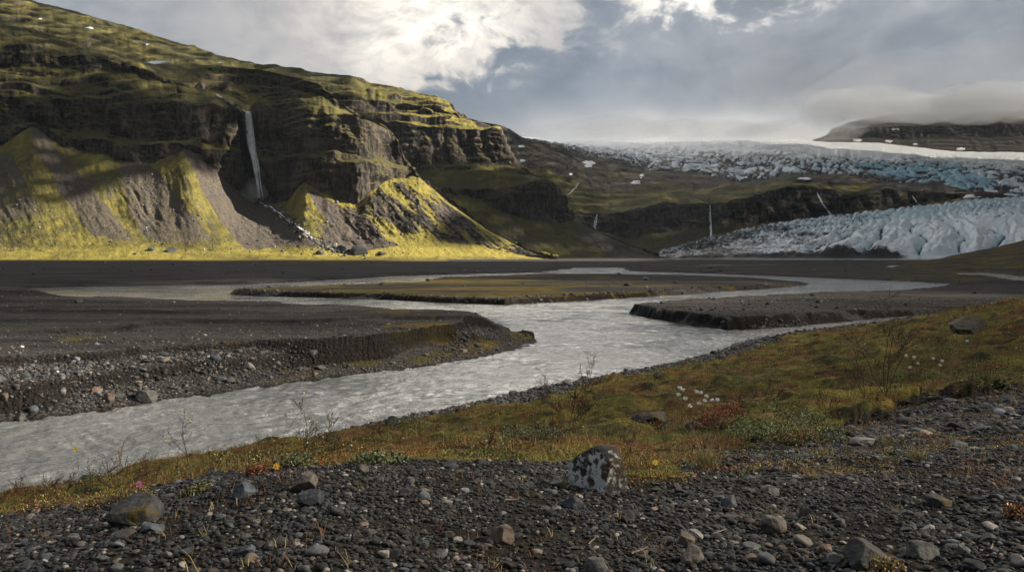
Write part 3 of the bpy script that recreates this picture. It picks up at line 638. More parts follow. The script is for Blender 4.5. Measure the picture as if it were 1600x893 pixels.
def bil(A, px, D):
    r = np.interp(D, gD, np.arange(len(gD))); c = np.interp(px, gpx, np.arange(len(gpx)))
    r0 = np.clip(np.floor(r).astype(int), 0, len(gD) - 2); c0 = np.clip(np.floor(c).astype(int), 0, len(gpx) - 2); fr = r - r0; fc = c - c0
    return (A[r0, c0] * (1 - fr) * (1 - fc) + A[r0 + 1, c0] * fr * (1 - fc) + A[r0, c0 + 1] * (1 - fr) * fc + A[r0 + 1, c0 + 1] * fr * fc)
def zat(x, y): return bil(Zg, CX + F * np.asarray(x) / y, np.asarray(y, float))
def on_ground(px, py):
    """first ground point along the ray through a photo pixel"""
    c = int(np.argmin(np.abs(gpx - px))); row = HZ + (EYE - Zg[:, c]) * F / gD
    k = np.where(row <= py)[0]; k = k[k > 20]
    i = k[0]; D0, D1_ = gD[i - 1], gD[i]; a, b = row[i - 1], row[i]
    D = D0 + (D1_ - D0) * np.clip((a - py) / (a - b + 1e-9), 0, 1)
    return np.array([(px - CX) / F * D, D, float(bil(Zg, np.array(float(px)), np.array(D)))])
PYf = HZ + (EYE - Zg) * F / Dg
gn = fbm(Xg / 12., Yg / 6., 0, 4, 161)
grass = np.where(isle, .74 + .5 * gn - .55 * sst(-.1, .3, fbm(Xg / 25., Yg / 18., 7, 4, 164) + .35 * sst(780, 1000, PXg) * sst(140, 175, Dg)), 0)
grass = np.where(lbar, np.clip(.12 + 1.5 * gn, 0, .75) * sst(.3, .1, np.abs(PYf - 512) / 160.) + .45 * sst(.6, .4, zl) * (zl > .2) * sst(330, 450, PXg) * sst(2.0, 1.5, zl), grass)
grass = np.where(PXg < 700, np.maximum(grass, sst(760, 900, Dg + 160 * fbm(Xg / 90., Yg / 60., 0, 4, 163)) * .8), grass)                  # yellow turf under the mountain
grass = np.where((PXg > 1380) & (Dg > 120) & ~lbar & ~rbar, np.clip(.35 + 1.3 * gn, 0, 1), grass)
grass = np.where((Dg > 280) & (Dg < 700) & (PXg > 1150), np.maximum(grass, .2 + .9 * gn), grass)
stone = np.where(lbar, sst(2.35, 2.0, zl) * .9, 0) + np.where(rbar, (Dg < Dsc) * .9, 0) + beach * 1.0
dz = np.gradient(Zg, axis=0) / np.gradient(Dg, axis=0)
wet_shade = np.clip(sst(.35, .8, dz) * (Dg > 34) * (~south), 0, .85) * np.where(isle, 1, np.where(lbar, .95, 1)) + .75 * sst(.5, .0, np.abs(sd)) * (Dg < 150)  # steep scarp faces get painted shade; the waterline band is damp
msk = np.stack([np.clip(grass, 0, 1), np.clip(stone, 0, 1), np.clip(wet_shade, 0, .9)], -1)
nr_ = np.stack([veg * 1.0, grav * 1.0, 0 * Xg], -1)
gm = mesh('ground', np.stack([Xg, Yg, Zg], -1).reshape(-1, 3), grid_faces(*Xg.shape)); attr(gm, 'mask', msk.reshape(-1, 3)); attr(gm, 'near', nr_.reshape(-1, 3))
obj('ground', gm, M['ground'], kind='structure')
# ------------------------------------------------------------------ river: one sheet of water with modelled waves
wpx = np.arange(-700, 2000, 4.0); wD = np.concatenate([np.geomspace(20, 140, 420)[:-1], np.geomspace(140, 1750, 130)])
PW, DW = np.meshgrid(wpx, wD); XW = (PW - CX) / F * DW
wx, wy = XW + 3 * fbm(XW / 12., DW / 12., 0, 2, 171), DW + 3 * fbm(XW / 12., DW / 12., 5, 2, 172)
ZW = .15 * fbm(wx / 1.5, wy / .9, 0, 3, 173, .5, True) * sst(300, 90, DW) + .06 * fbm(wx / 4., wy / 2.6, 2, 3, 174)
obj('river', mesh('river', np.stack([XW, DW, ZW - .03], -1).reshape(-1, 3), grid_faces(*XW.shape)), M['water'], kind='structure')
# ------------------------------------------------------------------ sun, sky, clouds, air, camera
SUN_EL, SUN_AZ = R(30), R(93)                    # azimuth clockwise from +Y (the view)
sdir = np.array([math.cos(SUN_EL) * math.sin(SUN_AZ), math.cos(SUN_EL) * math.cos(SUN_AZ), math.sin(SUN_EL)])
sun = bpy.data.lights.new('sun', 'SUN'); sun.energy = 5.0; sun.angle = R(.4); sun.color = (1, .9, .74)
so = bpy.data.objects.new('sun', sun); COL.objects.link(so)
import mathutils
so.rotation_euler = mathutils.Vector(sdir).to_track_quat('Z', 'Y').to_euler()
wd = bpy.data.worlds.new('World'); SC.world = wd; wd.use_nodes = True
def sky(t):
    d = t.n('ShaderNodeTexCoord').outputs['Generated']
    x, y, z = t.n('ShaderNodeSeparateXYZ', {0: d}).outputs
    az = t.m('MULTIPLY', t.m('ARCTAN2', x, y), 57.2958); el = t.m('MULTIPLY', t.m('ARCSINE', z), 57.2958)
    q = t.n('ShaderNodeCombineXYZ', {0: t.m('MULTIPLY', az, .1), 1: t.m('MULTIPLY', el, .16), 2: 0.0}).outputs[0]
    wv = t.n('ShaderNodeTexNoise', {'Vector': q, 'Scale': .9, 'Detail': 3.0}).outputs[1]
    q2 = t.n('ShaderNodeVectorMath', {0: q, 1: t.n('ShaderNodeVectorMath', {0: wv, 3: .7}, operation='SCALE').outputs[0]}, operation='ADD').outputs[0]
    nb = t.noise(q2, 1.1, 4, .55); nf = t.noise(q2, 2.6, 9, .58); nff = t.noise(q2, 7.0, 8, .6)
    def gau(v, c, s):
        k = t.m('DIVIDE', t.m('SUBTRACT', v, c), s); return t.m('POWER', 2.71828, t.m('MULTIPLY', t.m('MULTIPLY', k, k), -1.0))
    mul = lambda *a: a[0] if len(a) == 1 else t.m('MULTIPLY', a[0], mul(*a[1:]))
    add = lambda *a: a[0] if len(a) == 1 else t.m('ADD', a[0], add(*a[1:]))
    sub = lambda a, b: t.m('SUBTRACT', a, b)
    nn = add(mul(sub(nf, .5), 17.0), mul(sub(nb, .5), 8.0), mul(sub(nff, .5), 6.0))
    # slate-blue stratus with soft modulation
    grey = t.mix(t.mr(az, 3, 26), (.102, .121, .146), (.142, .148, .158))
    grey = t.mix(t.mr(add(mul(nb, .6), mul(nf, .4)), .36, .66), t.mix(.55, grey, (.062, .074, .090)), t.mix(.42, grey, (.21, .214, .218)))
    # sunlit bank of cloud above the ridge
    L = sub(el, add(mul(az, .42), 13.2))
    lit = mul(t.mr(add(L, nn), -1.0, 2.4), gau(az, -8.0, 17.0), t.mr(el, 34, 18), t.mr(add(mul(nf, .6), mul(nff, .4)), .30, .62, .55, 1.0))
    core = mul(gau(add(az, mul(sub(nf, .5), 9.0)), -4.5, 6.5), gau(add(el, mul(sub(nb, .5), 6.0)), 16.2, 3.6))
    warm = t.mix(t.m('MULTIPLY', t.m('MULTIPLY', core, t.mr(nff, .3, .62, .6, 1.0)), .92, clamp=True), (.26, .24, .22), (.66, .61, .53))
    c = t.mix(lit, grey, warm)
    top = mul(t.mr(add(sub(el, 17.0), mul(nn, .6)), -.6, 1.6), gau(az, 14.0, 8.0), t.mr(el, 26, 20))
    c = t.mix(top, c, (.52, .49, .44))
    # pale gap over the ice
    gap = mul(gau(add(el, mul(sub(nf, .5), 2.2)), 8.1, 1.9), gau(az, 12.0, 12.0))
    c = t.mix(gap, c, (.345, .328, .302))
    dk = mul(gau(el, 7.0, 4.2), t.mr(az, -5, -20)); c = t.mix(dk, c, (.135, .147, .163))
    zen = t.mr(el, 20, 55)
    c = t.mix(zen, c, t.mix(t.mr(nb, .4, .65), (.23, .24, .26), (.40, .395, .38)))
    glow = mul(gau(az, 7.0, 12.0), gau(el, 30.0, 11.0), t.mr(el, 19.5, 27)); c = t.mix(glow, c, (5.0, 4.65, 4.2))
    behind = t.mr(y, -.1, -.7)
    c = t.mix(mul(behind, .8), c, (.05, .055, .062))
    c = t.mix(t.mr(el, -1, -6), c, (.03, .03, .03))
    ns = t.n('ShaderNodeTexSky', sky_type='NISHITA'); ns.sun_disc = False; ns.sun_elevation = SUN_EL; ns.sun_rotation = SUN_AZ
    bg1 = t.n('ShaderNodeBackground', {0: ns.outputs[0], 1: .05}); bg2 = t.n('ShaderNodeBackground', {0: c, 1: .82})
    mx = t.n('ShaderNodeMixShader', {0: .93, 1: bg1.outputs[0], 2: bg2.outputs[0]})
    t.n('ShaderNodeOutputWorld', {0: mx.outputs[0]})
sky(NT(wd.node_tree))
# cloud deck added out of view to shade the valley, gaps cut for sunlit slopes
def offscreen_shade_deck():
    H0 = 2250.0; st = 17.0
    xs = np.arange(700, 10200, st); ys = np.arange(-1300, 6300, st); X, Y = np.meshgrid(xs, ys)
    lit_px = [[(-300,352),(0,340),(70,340),(95,327),(122,329),(155,306),(188,294),(226,283),(263,288),(301,292),(339,283),(372,293),(400,308),(430,322),(455,318),(466,285),(478,278),(500,292),(530,300),(556,285),(548,240),(542,205),(540,178),(560,172),(600,188),(640,232),(675,262),(715,312),(690,335),(650,362),(628,392),(600,404),(520,401.5),(450,404.5),(380,402.5),(320,405),(230,400.5),(170,403),(90,399),(30,402),(-60,398.5),(-300,401)],
              [(492,118),(505,122),(562,174),(540,180),(500,152)], [(560,122),(640,135),(715,165),(740,190),(800,198),(812,262),(790,236),(740,205),(640,200),(590,172)], [(640,403),(1000,402),(1000,410),(640,409)]]
    P0 = np.stack([X, Y, np.full_like(X, H0)], -1).reshape(-1, 3)
    hit = np.full((len(P0), 2), -999.0); done = np.zeros(len(P0), bool)
    gsel = np.stack([Xg, Yg, Zg], -1)[(Dg > 900) & (Dg < 1500)]
    def up(Q, polys, first=None):
        """sunlit terrain points carried up the sun ray to the cloud level, as deck cells"""
        u, v = fit(Q); m = np.zeros(len(Q), bool)
        for p in polys: m |= inpoly(u, v, p)
        k = (H0 - Q[:, 2]) / sdir[2]
        ix = np.round((Q[:, 0] + k * sdir[0] - xs[0]) / st).astype(int); iy = np.round((Q[:, 1] + k * sdir[1] - ys[0]) / st).astype(int)
        ok = (ix >= 0) & (iy >= 0) & (ix < len(xs)) & (iy < len(ys)); 
        m &= ok
        if first is not None: m[m] = k[m] < first[iy[m], ix[m]] + 45
        return (iy[m], ix[m]) if polys else (iy[ok], ix[ok], k[ok])
    hd = SHEETS['head'][:-5].reshape(-1, 3); fr, rr = SHEETS['front'][:-5].reshape(-1, 3), SHEETS['rear'][:-5].reshape(-1, 3)
    hole = np.zeros(X.shape); thin = np.zeros(X.shape)
    for Q, pl in ((fr, lit_px[:2]), (rr, lit_px[2:3]), (gsel, lit_px[3:])): hole[up(Q, pl)] = 1
    kmin = np.full(X.shape, 1e9); hole[:] = 0
    for nm in ('front', 'rear', 'head'):
        a_, b_, k_ = up(SHEETS[nm].reshape(-1, 3), []); np.minimum.at(kmin, (a_, b_), k_)
    for Q, pl in ((fr, lit_px[:2]), (rr, lit_px[2:3]), (gsel, lit_px[3:] + [[(-300,403),(640,403),(600,405.2),(520,406.4),(430,405.2),(330,407),(250,405.4),(160,406.6),(60,405.2),(-60,407),(-300,405)]])): hole[up(Q, pl, kmin)] = 1
    # random holes in the added deck let a part of the sun through
    for Q, pl, f in ((rr, [[(-300,-200),(200,-60),(420,100),(560,125),(560,180),(300,140),(-300,90)]], .46), (rr, [[(700,300),(880,330),(1010,395),(1040,403),(640,403),(650,365)]], .10), (fr, [[(-300,10),(0,36),(230,95),(450,115),(540,170),(540,182),(300,165),(-300,160)]], .27), (fr, [[(-300,160),(300,160),(380,170),(560,182),(560,300),(470,285),(400,310),(-300,345)]], .07), (fr, [[(380,172),(396,172),(414,314),(388,314)]], .6), (hd, [[(760,190),(1560,200),(1560,330),(760,400)]], .08)):
        thin[up(Q, pl, kmin)] = f
    kx = (H0 - 4) / sdir[2]
    thin = np.maximum(thin, .30 * sst(260, 120, np.hypot(X - (kx * sdir[0] + 20), (Y - (kx * sdir[1] + 40)))))
    for grow_ in (1, 1, 0, 0):                          # close the small chinks between the gaps
        f = np.maximum if grow_ else np.minimum; g = hole.copy()
        for ax in (0, 1):
            for q in (1, -1): g = f(g, np.roll(hole, q, ax))
        hole = g
    # distance from the nearest gap
    dist = np.where(hole > 0, 0, 99.0)
    for _ in range(18):
        for ax in (0, 1):
            for sft in (1, -1): dist = np.minimum(dist, np.roll(dist, sft, ax) + 1)
    edge = sst(0, 16, dist) * (thin <= 0) * sst(900, 1300, np.hypot((X - 5400) * .62, Y - 4700))
    visible = (Y > 150) & (np.abs(X / np.maximum(Y, 1)) < .74) & (F * H0 / np.maximum(Y, 1) < 480)
    keep = (hole == 0) & ~visible & (X < 4600 + 1.1 * (Y + 1300)) 
    lump = fbm(X / 420., Y / 420., 0, 5, 201)
    th = edge * (60 + 150 * np.maximum(lump + .25, 0)) + 1.5
    ztop = H0 + th; zbot = H0 - edge * (10 + 26 * np.maximum(fbm(X / 260., Y / 260., 4, 4, 202) + .2, 0))
    n = X.size; V = np.concatenate([np.stack([X, Y, ztop], -1).reshape(-1, 3), np.stack([X, Y, zbot], -1).reshape(-1, 3)])
    idx = np.arange(n).reshape(X.shape); kc = keep[:-1, :-1] & keep[1:, :-1] & keep[:-1, 1:] & keep[1:, 1:]
    kf = (H0 - 880) / sdir[2]; fogd = np.hypot((X - (kf * sdir[0] + 3000)) * .62, Y - (4880 + kf * sdir[1])); ii, jj = np.indices(X.shape)      # regular holes added so that sun brightens the fog
    kc &= ~((ii % 2 == 0) & (jj % 2 == 0) & (fogd < 900 + 200 * fbm(X / 300., Y / 300., 2, 3, 205)))[:-1, :-1]
    kc &= np.random.default_rng(9).random(kc.shape) > thin[:-1, :-1]
    q = np.stack([idx[:-1, :-1], idx[:-1, 1:], idx[1:, 1:], idx[1:, :-1]], -1)[kc]
    # side walls
    e = np.concatenate([q[:, [0, 1]], q[:, [1, 2]], q[:, [2, 3]], q[:, [3, 0]]]); key = np.sort(e, 1); _, inv, cnt = np.unique(key, axis=0, return_inverse=True, return_counts=True)
    be = e[cnt[inv.ravel()] == 1]; walls = np.stack([be[:, 0], be[:, 0] + n, be[:, 1] + n, be[:, 1]], -1)
    faces = np.concatenate([q, q[:, ::-1] + n, walls])
    used = np.unique(faces); rm = np.full(2 * n, -1); rm[used] = np.arange(len(used))
    m_, t = material('cloud'); finish(t, (.85, .85, .86), 1.0, 0.0)  # surface of the added, unseen shading deck
    obj('offscreen_shade_deck', mesh('offscreen_shade_deck', V[used], rm[faces]), m_, kind='structure')
offscreen_shade_deck()
def volume(name, col, dens, aniso=0.0):
    m = bpy.data.materials.new(name); m.use_nodes = True; t = NT(m.node_tree)
    v = t.n('ShaderNodeVolumePrincipled', {'Color': col, 'Density': dens, 'Anisotropy': aniso})
    t.n('ShaderNodeOutputMaterial', {'Volume': v.outputs[0]}); m.cycles.homogeneous_volume = True
    return m
def box(name, lo, hi, mat, **k):
    V = np.array([(x, y, z) for x in (lo[0], hi[0]) for y in (lo[1], hi[1]) for z in (lo[2], hi[2])], float)
    return obj(name, mesh(name, V, np.array([(0,1,3,2),(4,6,7,5),(0,4,5,1),(2,3,7,6),(0,2,6,4),(1,5,7,3)]), False), mat, **k)
HAZE = True
if HAZE: box('haze', (-9800, -120, -9), (9800, 6800, 930), volume('valley_haze', (.80, .88, 1.0), 1.2e-5, .2), kind='stuff')
def fog():
    r = np.random.default_rng(77); v, f = ico(4); Vs, Fs = [], []; o = 0
    mt = volume('fog', (1, 1, 1), .0050, .0)
    mt2 = volume('fog_high', (1, 1, 1), .0004, .0)
    for i in range(34):
        hi = i >= 16; px = 1275 + (i % 16) * 44 + r.uniform(-25, 25) if i < 30 else 1170 + (i - 30) * 34; D = (4760 if hi else 4850) + r.uniform(-90, 60); pyb = np.interp(px, [1250, 1300, 1340, 1420, 1600, 1950], [200, 204, 199, 195, 189, 182]) + r.uniform(-4, 4) - (0 if i < 30 else 14 + 5 * (34 - i))
        rx, rz = (r.uniform(420, 620), r.uniform(180, 300)) if hi else (r.uniform(230, 420), r.uniform(80, 130)); zb = EYE + (HZ - pyb) * D / F
        if not hi and px - rx * F / D < 1262: rx = max((px - 1250) * D / F, 90)
        q = v * (1 + .36 * fbm(v[:, 0] * 1.7 + i * 5, v[:, 1] * 1.5, v[:, 2] * 1.2, 4, 300 + i))[:, None] * np.array([rx, 80, rz]) + np.array([(px - CX) / F * D, D, zb + rz * .95])
        obj('fog_bank', mesh('fog_bank', q, f), mt2 if hi else mt, kind='stuff')
    mt3 = volume('ice_mist', (1, 1, 1), .0011, .0)                    # thin mist lying on the brow of the ice
    for i in range(9):
        px = 890 + i * 50 + r.uniform(-18, 18); D = 4420 + r.uniform(-120, 120); rx, rz = r.uniform(200, 330), r.uniform(45, 80); zb = EYE + (HZ - 214 + r.uniform(-4, 4)) * D / F
        q = v * (1 + .38 * fbm(v[:, 0] * 1.7 + i * 5, v[:, 1] * 1.5, v[:, 2] * 1.2, 4, 400 + i))[:, None] * np.array([rx, 150, rz]) + np.array([(px - CX) / F * D, D, zb + rz * .5])
        obj('fog_bank', mesh('fog_bank', q, f), mt3, kind='stuff')
fog()
cam = bpy.data.cameras.new('camera'); co = bpy.data.objects.new('camera', cam); COL.objects.link(co)
cam.sensor_fit = 'HORIZONTAL'; cam.sensor_width = 36; cam.lens = F / 1600 * 36; co.location = (0, 0, EYE); co.rotation_euler = (R(90), 0, 0)
cam.shift_y = -(446.5 - HZ) / 1600; cam.clip_start = .1; cam.clip_end = 40000
SC.camera = co
SC.view_settings.view_transform = 'Standard'; SC.view_settings.look = 'None'; SC.view_settings.exposure = 1.65; SC.view_settings.gamma = 1; SC.view_settings.use_curve_mapping = False
SC.render.engine = 'CYCLES'; SC.cycles.use_denoising = True; SC.cycles.max_bounces = 9; SC.cycles.diffuse_bounces = 3; SC.cycles.glossy_bounces = 3; SC.cycles.volume_bounces = 8
SC.cycles.use_adaptive_sampling = True; SC.cycles.adaptive_threshold = .015
# ------------------------------------------------------------------ things on the land
def tinted(name, rough=.8, spec=.35, ns=30.0, amt=.5, bd=.01, leaf=False):
    m, t = material(name); P = t.n('ShaderNodeNewGeometry').outputs['Position']
    c = t.n('ShaderNodeAttribute', attribute_name='tint').outputs[0]; n = t.noise(P, ns, 5, .6)
    c = t.mix(1.0, c, t.mix(t.mr(n, .3, .7), (1 - amt, 1 - amt, 1 - amt), (1 + amt, 1 + amt, 1 + amt)), 'MULTIPLY')
    b = finish(t, c, rough, spec, None if leaf else n, bd, .6)
    return m
M['pebble'] = tinted('gravel_stone', .7, .25, 60, .35, .004); M['cobble'] = tinted('river_stone', .7, .35, 9, .4, .03)
M['leaf'] = tinted('leaf', .75, .2, 25, .25, leaf=True); M['bark'] = tinted('twig_bark', .85, .15, 80, .3, .002)
M['fluff'] = tinted('seed_fluff', .9, .1, 60, .1, leaf=True); M['petal'] = tinted('petal', .7, .2, 60, .1, leaf=True)
def stone_tints(n, r, base=.019):
    g = base * np.exp(r.normal(0, .62, n)); t = r.random(n)
    c = g[:, None] * np.where((t < .62)[:, None], [[.97, 1.0, 1.05]], np.where((t < .9)[:, None], [[1.15, 1.0, .86]], [[1.5, 1.1, .85]]))
    lite = r.random(n) < .035; c[lite] = np.array([.26, .23, .20]) * r.uniform(.5, 1.0, (lite.sum(), 1)); return c
PEB = {s: [rock_shape(s, 500 + k + 10 * s, 5, .06, .72, .95) for k in range(5)] for s in (0, 1, 2)}
ANG = {s: [rock_shape(s, 600 + k + 10 * s, 8, .08, .55, .9) for k in range(5)] for s in (0, 1, 2)}
def scatter(name, px, D, rad, mat, r, flat=.62, sub=1, ang=False, base=.019, sink=.25):
    n = len(px); x = (px - CX) / F * D; z = bil(Zg, px, D)
    sc = rad[:, None] * np.stack([r.uniform(.85, 1.35, n), r.uniform(.75, 1.05, n), r.uniform(flat * .7, flat * 1.25, n)], -1)
    rot = rotz(r.uniform(0, 6.28, n), r.normal(0, .28, n), r.uniform(0, 6.28, n))
    pr = (ANG if ang else PEB)[sub]
    V, Fs, idx = many(pr, r.integers(0, 5, n), sc, rot, np.stack([x, D, z + rad * (flat - sink)], -1))
    return V, Fs, stone_tints(n, r, base)[idx]
def scatter_obj(name, chunks, mat, kind='stuff'):
    V, Fs, T, o = [], [], [], 0
    for v, fs, t in chunks:
        V.append(v); Fs += [f + o for f in fs]; T.append(t); o += len(v)
    me = mesh(name, np.concatenate(V), Fs); attr(me, 'tint', np.concatenate(T)); return obj(name, me, mat, kind=kind)
def sample(mask, n, r, lo, hi, pmin=-120, pmax=1720, power=1.0):
    """random ground points (px, D) where a ground mask holds, even per area (power 1) or favouring the near (less)"""
    out = []; got = 0
    while got < n:
        k = n * 2; px = r.uniform(pmin, pmax, k); u = r.random(k)
        e = power + 1.0; D = (lo ** e + u * (hi ** e - lo ** e)) ** (1 / e)
        ci = np.clip(np.round(np.interp(px, gpx, np.arange(len(gpx)))).astype(int), 0, len(gpx) - 1); ri = np.clip(np.round(np.interp(D, gD, np.arange(len(gD)))).astype(int), 0, len(gD) - 1)
        pr = mask[ri, ci].astype(float); ok = r.random(k) < pr; out.append(np.stack([px[ok], D[ok]])); got += ok.sum()
        if len(out) > 60: break
    o = np.concatenate(out, 1)[:, :n]; return o[0], o[1]
r = np.random.default_rng(1234)
gm_ = (grav & (Dg < 24)) * (.30 + .70 * sst(-.25, .1, fbm(Xg / .6, Yg / .8, 2, 4, 401)))
ch = []
px, D = sample(gm_, 34000, r, 3.3, 9.5); ch.append(scatter('g', px, D, np.exp(r.normal(math.log(.0085), .3, len(px))), None, r, .6, 0))
px, D = sample(gm_, 26000, r, 3.3, 9.0); ch.append(scatter('g', px, D, np.exp(r.normal(math.log(.0125), .3, len(px))), None, r, .6, 1))
px, D = sample(gm_, 2300, r, 3.3, 9.5); ch.append(scatter('g', px, D, np.clip(np.exp(r.normal(math.log(.022), .35, len(px))), .016, .06), None, r, .55, 2, True, .034))
px, D = sample(gm_, 38000, r, 8.5, 22.0, 850, 1900, .4); ch.append(scatter('g', px, D, np.exp(r.normal(math.log(.0135), .45, len(px))), None, r, .5, 0, True))
px, D = sample(gm_, 1500, r, 8.5, 20.0, 850, 1900, .4); ch.append(scatter('g', px, D, np.exp(r.normal(math.log(.036), .4, len(px))), None, r, .5, 1, True, .036))
for lo_, hi_, n_ in ((1720, 2420, 16000), (-760, -120, 9000)):
    px, D = sample(gm_, n_, r, 3.0, 12, lo_, hi_, .5); ch.append(scatter('g', px, D, np.exp(r.normal(math.log(.015), .45, len(px))), None, r, .55, 0, True))
scatter_obj('gravel', ch, M['pebble'])
bm_ = south & (sd > -.5) & (sd < 5.0) & (Dg > 18) & ~grav
px, D = sample(bm_ * sst(5.0, 3.0, sd), 26000, r, 22, 110, -150, 1560, -.4); A = scatter('c', px, D, np.clip(np.exp(r.normal(math.log(.042), .5, len(px))), .02, .22), None, r, .55, 0, True, .034)
px, D = sample(bm_ * (sd < 3.5) * (sd > -.3), 220, r, 22, 110, -150, 1560, -.2); B = scatter('c', px, D, np.clip(np.exp(r.normal(math.log(.15), .35, len(px))), .1, .36), None, r, .6, 1, True, .034)
scatter_obj('shore_cobbles', [A, B], M['cobble'])
deb = lbar & (zl > .1) & (Dg < D2 + 0) & (sd > 0)
w = deb * (.25 + .75 * sst(.1, .9, zl) * sst(2.0, 1.6, zl)) * (.3 + .7 * sst(-.1, .2, fbm(Xg / 4., Yg / 3., 0, 3, 411)))
px, D = sample(w, 9000, r, 34, 75, -150, 840, -.5); A = scatter('b', px, D, np.clip(np.exp(r.normal(math.log(.045), .5, len(px))), .02, .2), None, r, .6, 0, True, .04)
px, D = sample(w, 260, r, 34, 75, -150, 840, -.5); B = scatter('b', px, D, np.clip(np.exp(r.normal(math.log(.12), .4, len(px))), .08, .3), None, r, .6, 1, True, .055)
px, D = sample(lbar * (zl > 2.05) * (.25 + sst(2.35, 2.2, zl)), 2600, r, 44, 120, -150, 760, -.3); Cc = scatter('b', px, D, np.clip(np.exp(r.normal(math.log(.04), .5, len(px))), .02, .16), None, r, .6, 0, True, .075)
px, D = sample((rbar & (sd > .1)) * (.015 + .985 * (Dg < Dsc) * (PXg > 1125)), 2600, r, 74, 130, 960, 1640, 0); Dd = scatter('b', px, D, np.clip(np.exp(r.normal(math.log(.06), .5, len(px))), .03, .3), None, r, .6, 0, True, .045)
px, D = sample((isle & (sd > .05) & (sd < 2.5)) * (Dg < 200), 900, r, 95, 200, 330, 1240, 0); Ee = scatter('b', px, D, np.clip(np.exp(r.normal(math.log(.12), .5, len(px))), .06, .4), None, r, .6, 0, True, .045)
px, D = sample((sd > 1) & ~south & ~lbar & ~rbar & (Dg > 150), 700, r, 150, 900, -100, 1700, .6); Ff = scatter('b', px, D, np.clip(np.exp(r.normal(math.log(.3), .5, len(px))), .12, 1.0), None, r, .55, 0, True, .06)
scatter_obj('bar_stones', [A, B, Cc, Dd, Ee, Ff], M['cobble'])

# ------------------------------------------------------------------ single stones
def mat_rock(name, dark, light, moss=0.0, lichen=0.0, mossc=(.075, .055, .018)):
    m, t = material(name); P = t.n('ShaderNodeTexCoord').outputs['Object']; N = t.n('ShaderNodeNewGeometry').outputs['Normal']
    a = t.noise(P, 7, 7, .62); b = t.noise(P, 26, 6, .65); c = t.mix(t.mr(t.m('ADD', t.m('MULTIPLY', a, .6), t.m('MULTIPLY', b, .4)), .36, .64), dark, light)
    if lichen:
        x = t.n('ShaderNodeSeparateXYZ', {0: N}).outputs
        l = t.m('ADD', t.m('ADD', t.noise(P, 3.2, 8, .68), t.m('MULTIPLY', t.m('SUBTRACT', b, .5), .6)), t.m('ADD', t.m('MULTIPLY', x[0], -.13), t.m('MULTIPLY', x[1], -.05)))
        c = t.mix(t.mr(l, .67 - .15 * lichen, .77 - .12 * lichen), c, (.40, .41, .40))
    if moss:
        z = t.n('ShaderNodeSeparateXYZ', {0: N}).outputs[2]
        c = t.mix(t.mr(t.m('ADD', t.noise(P, 4.5, 7, .66), t.m('MULTIPLY', z, .10)), .70 - .22 * moss, .76 - .2 * moss), c, mossc)
    finish(t, c, .8, .3, t.m('ADD', a, t.m('MULTIPLY', b, .4)), .02, .9); return m
RM = {'lichen': mat_rock('lichen_stone', (.016, .015, .014), (.075, .066, .058), .75, 1.0, (.045, .026, .012)), 'tan': mat_rock('tan_stone', (.055, .046, .037), (.145, .122, .10)), 'dark': mat_rock('dark_stone', (.022, .024, .028), (.065, .068, .075)),
      'blue': mat_rock('bluish_stone', (.04, .046, .056), (.105, .115, .13)), 'grey': mat_rock('grey_stone', (.04, .04, .04), (.12, .118, .112)), 'moss': mat_rock('mossy_stone', (.02, .02, .021), (.072, .069, .066), .55), 'brown': mat_rock('brown_stone', (.06, .045, .035), (.15, .115, .09), .15), 'pale': mat_rock('pale_stone', (.10, .094, .087), (.25, .235, .215)), 'rust': mat_rock('rusty_stone', (.09, .055, .04), (.22, .15, .115))}
def stone(name, px, py, w, h, mat, label, cat='stone', seed=0, flat=None, D=None, cuts=9, group=None, yaw=0.0, sub=4, deep=.85):
    g = on_ground(px, py); W_ = w * g[1] / F; H_ = h * g[1] / F
    v, f = rock_shape(sub, seed, cuts, .10, .5, .88)
    v = v * np.array([W_ / 2, W_ / 2 * deep, H_ * .62]); c, s_ = math.cos(yaw), math.sin(yaw)
    me = mesh(name, v, f); o = obj(name, me, RM[mat], label=label, cat=cat, group=group, loc=(g[0], g[1] + W_ * .28, g[2] + H_ * .27)); return o
stone('boulder', 938, 768, 96, 78, 'lichen', 'squat boulder crusted with white lichen and brown moss on the edge of the gravel', 'boulder', 38, cuts=7, deep=.9)
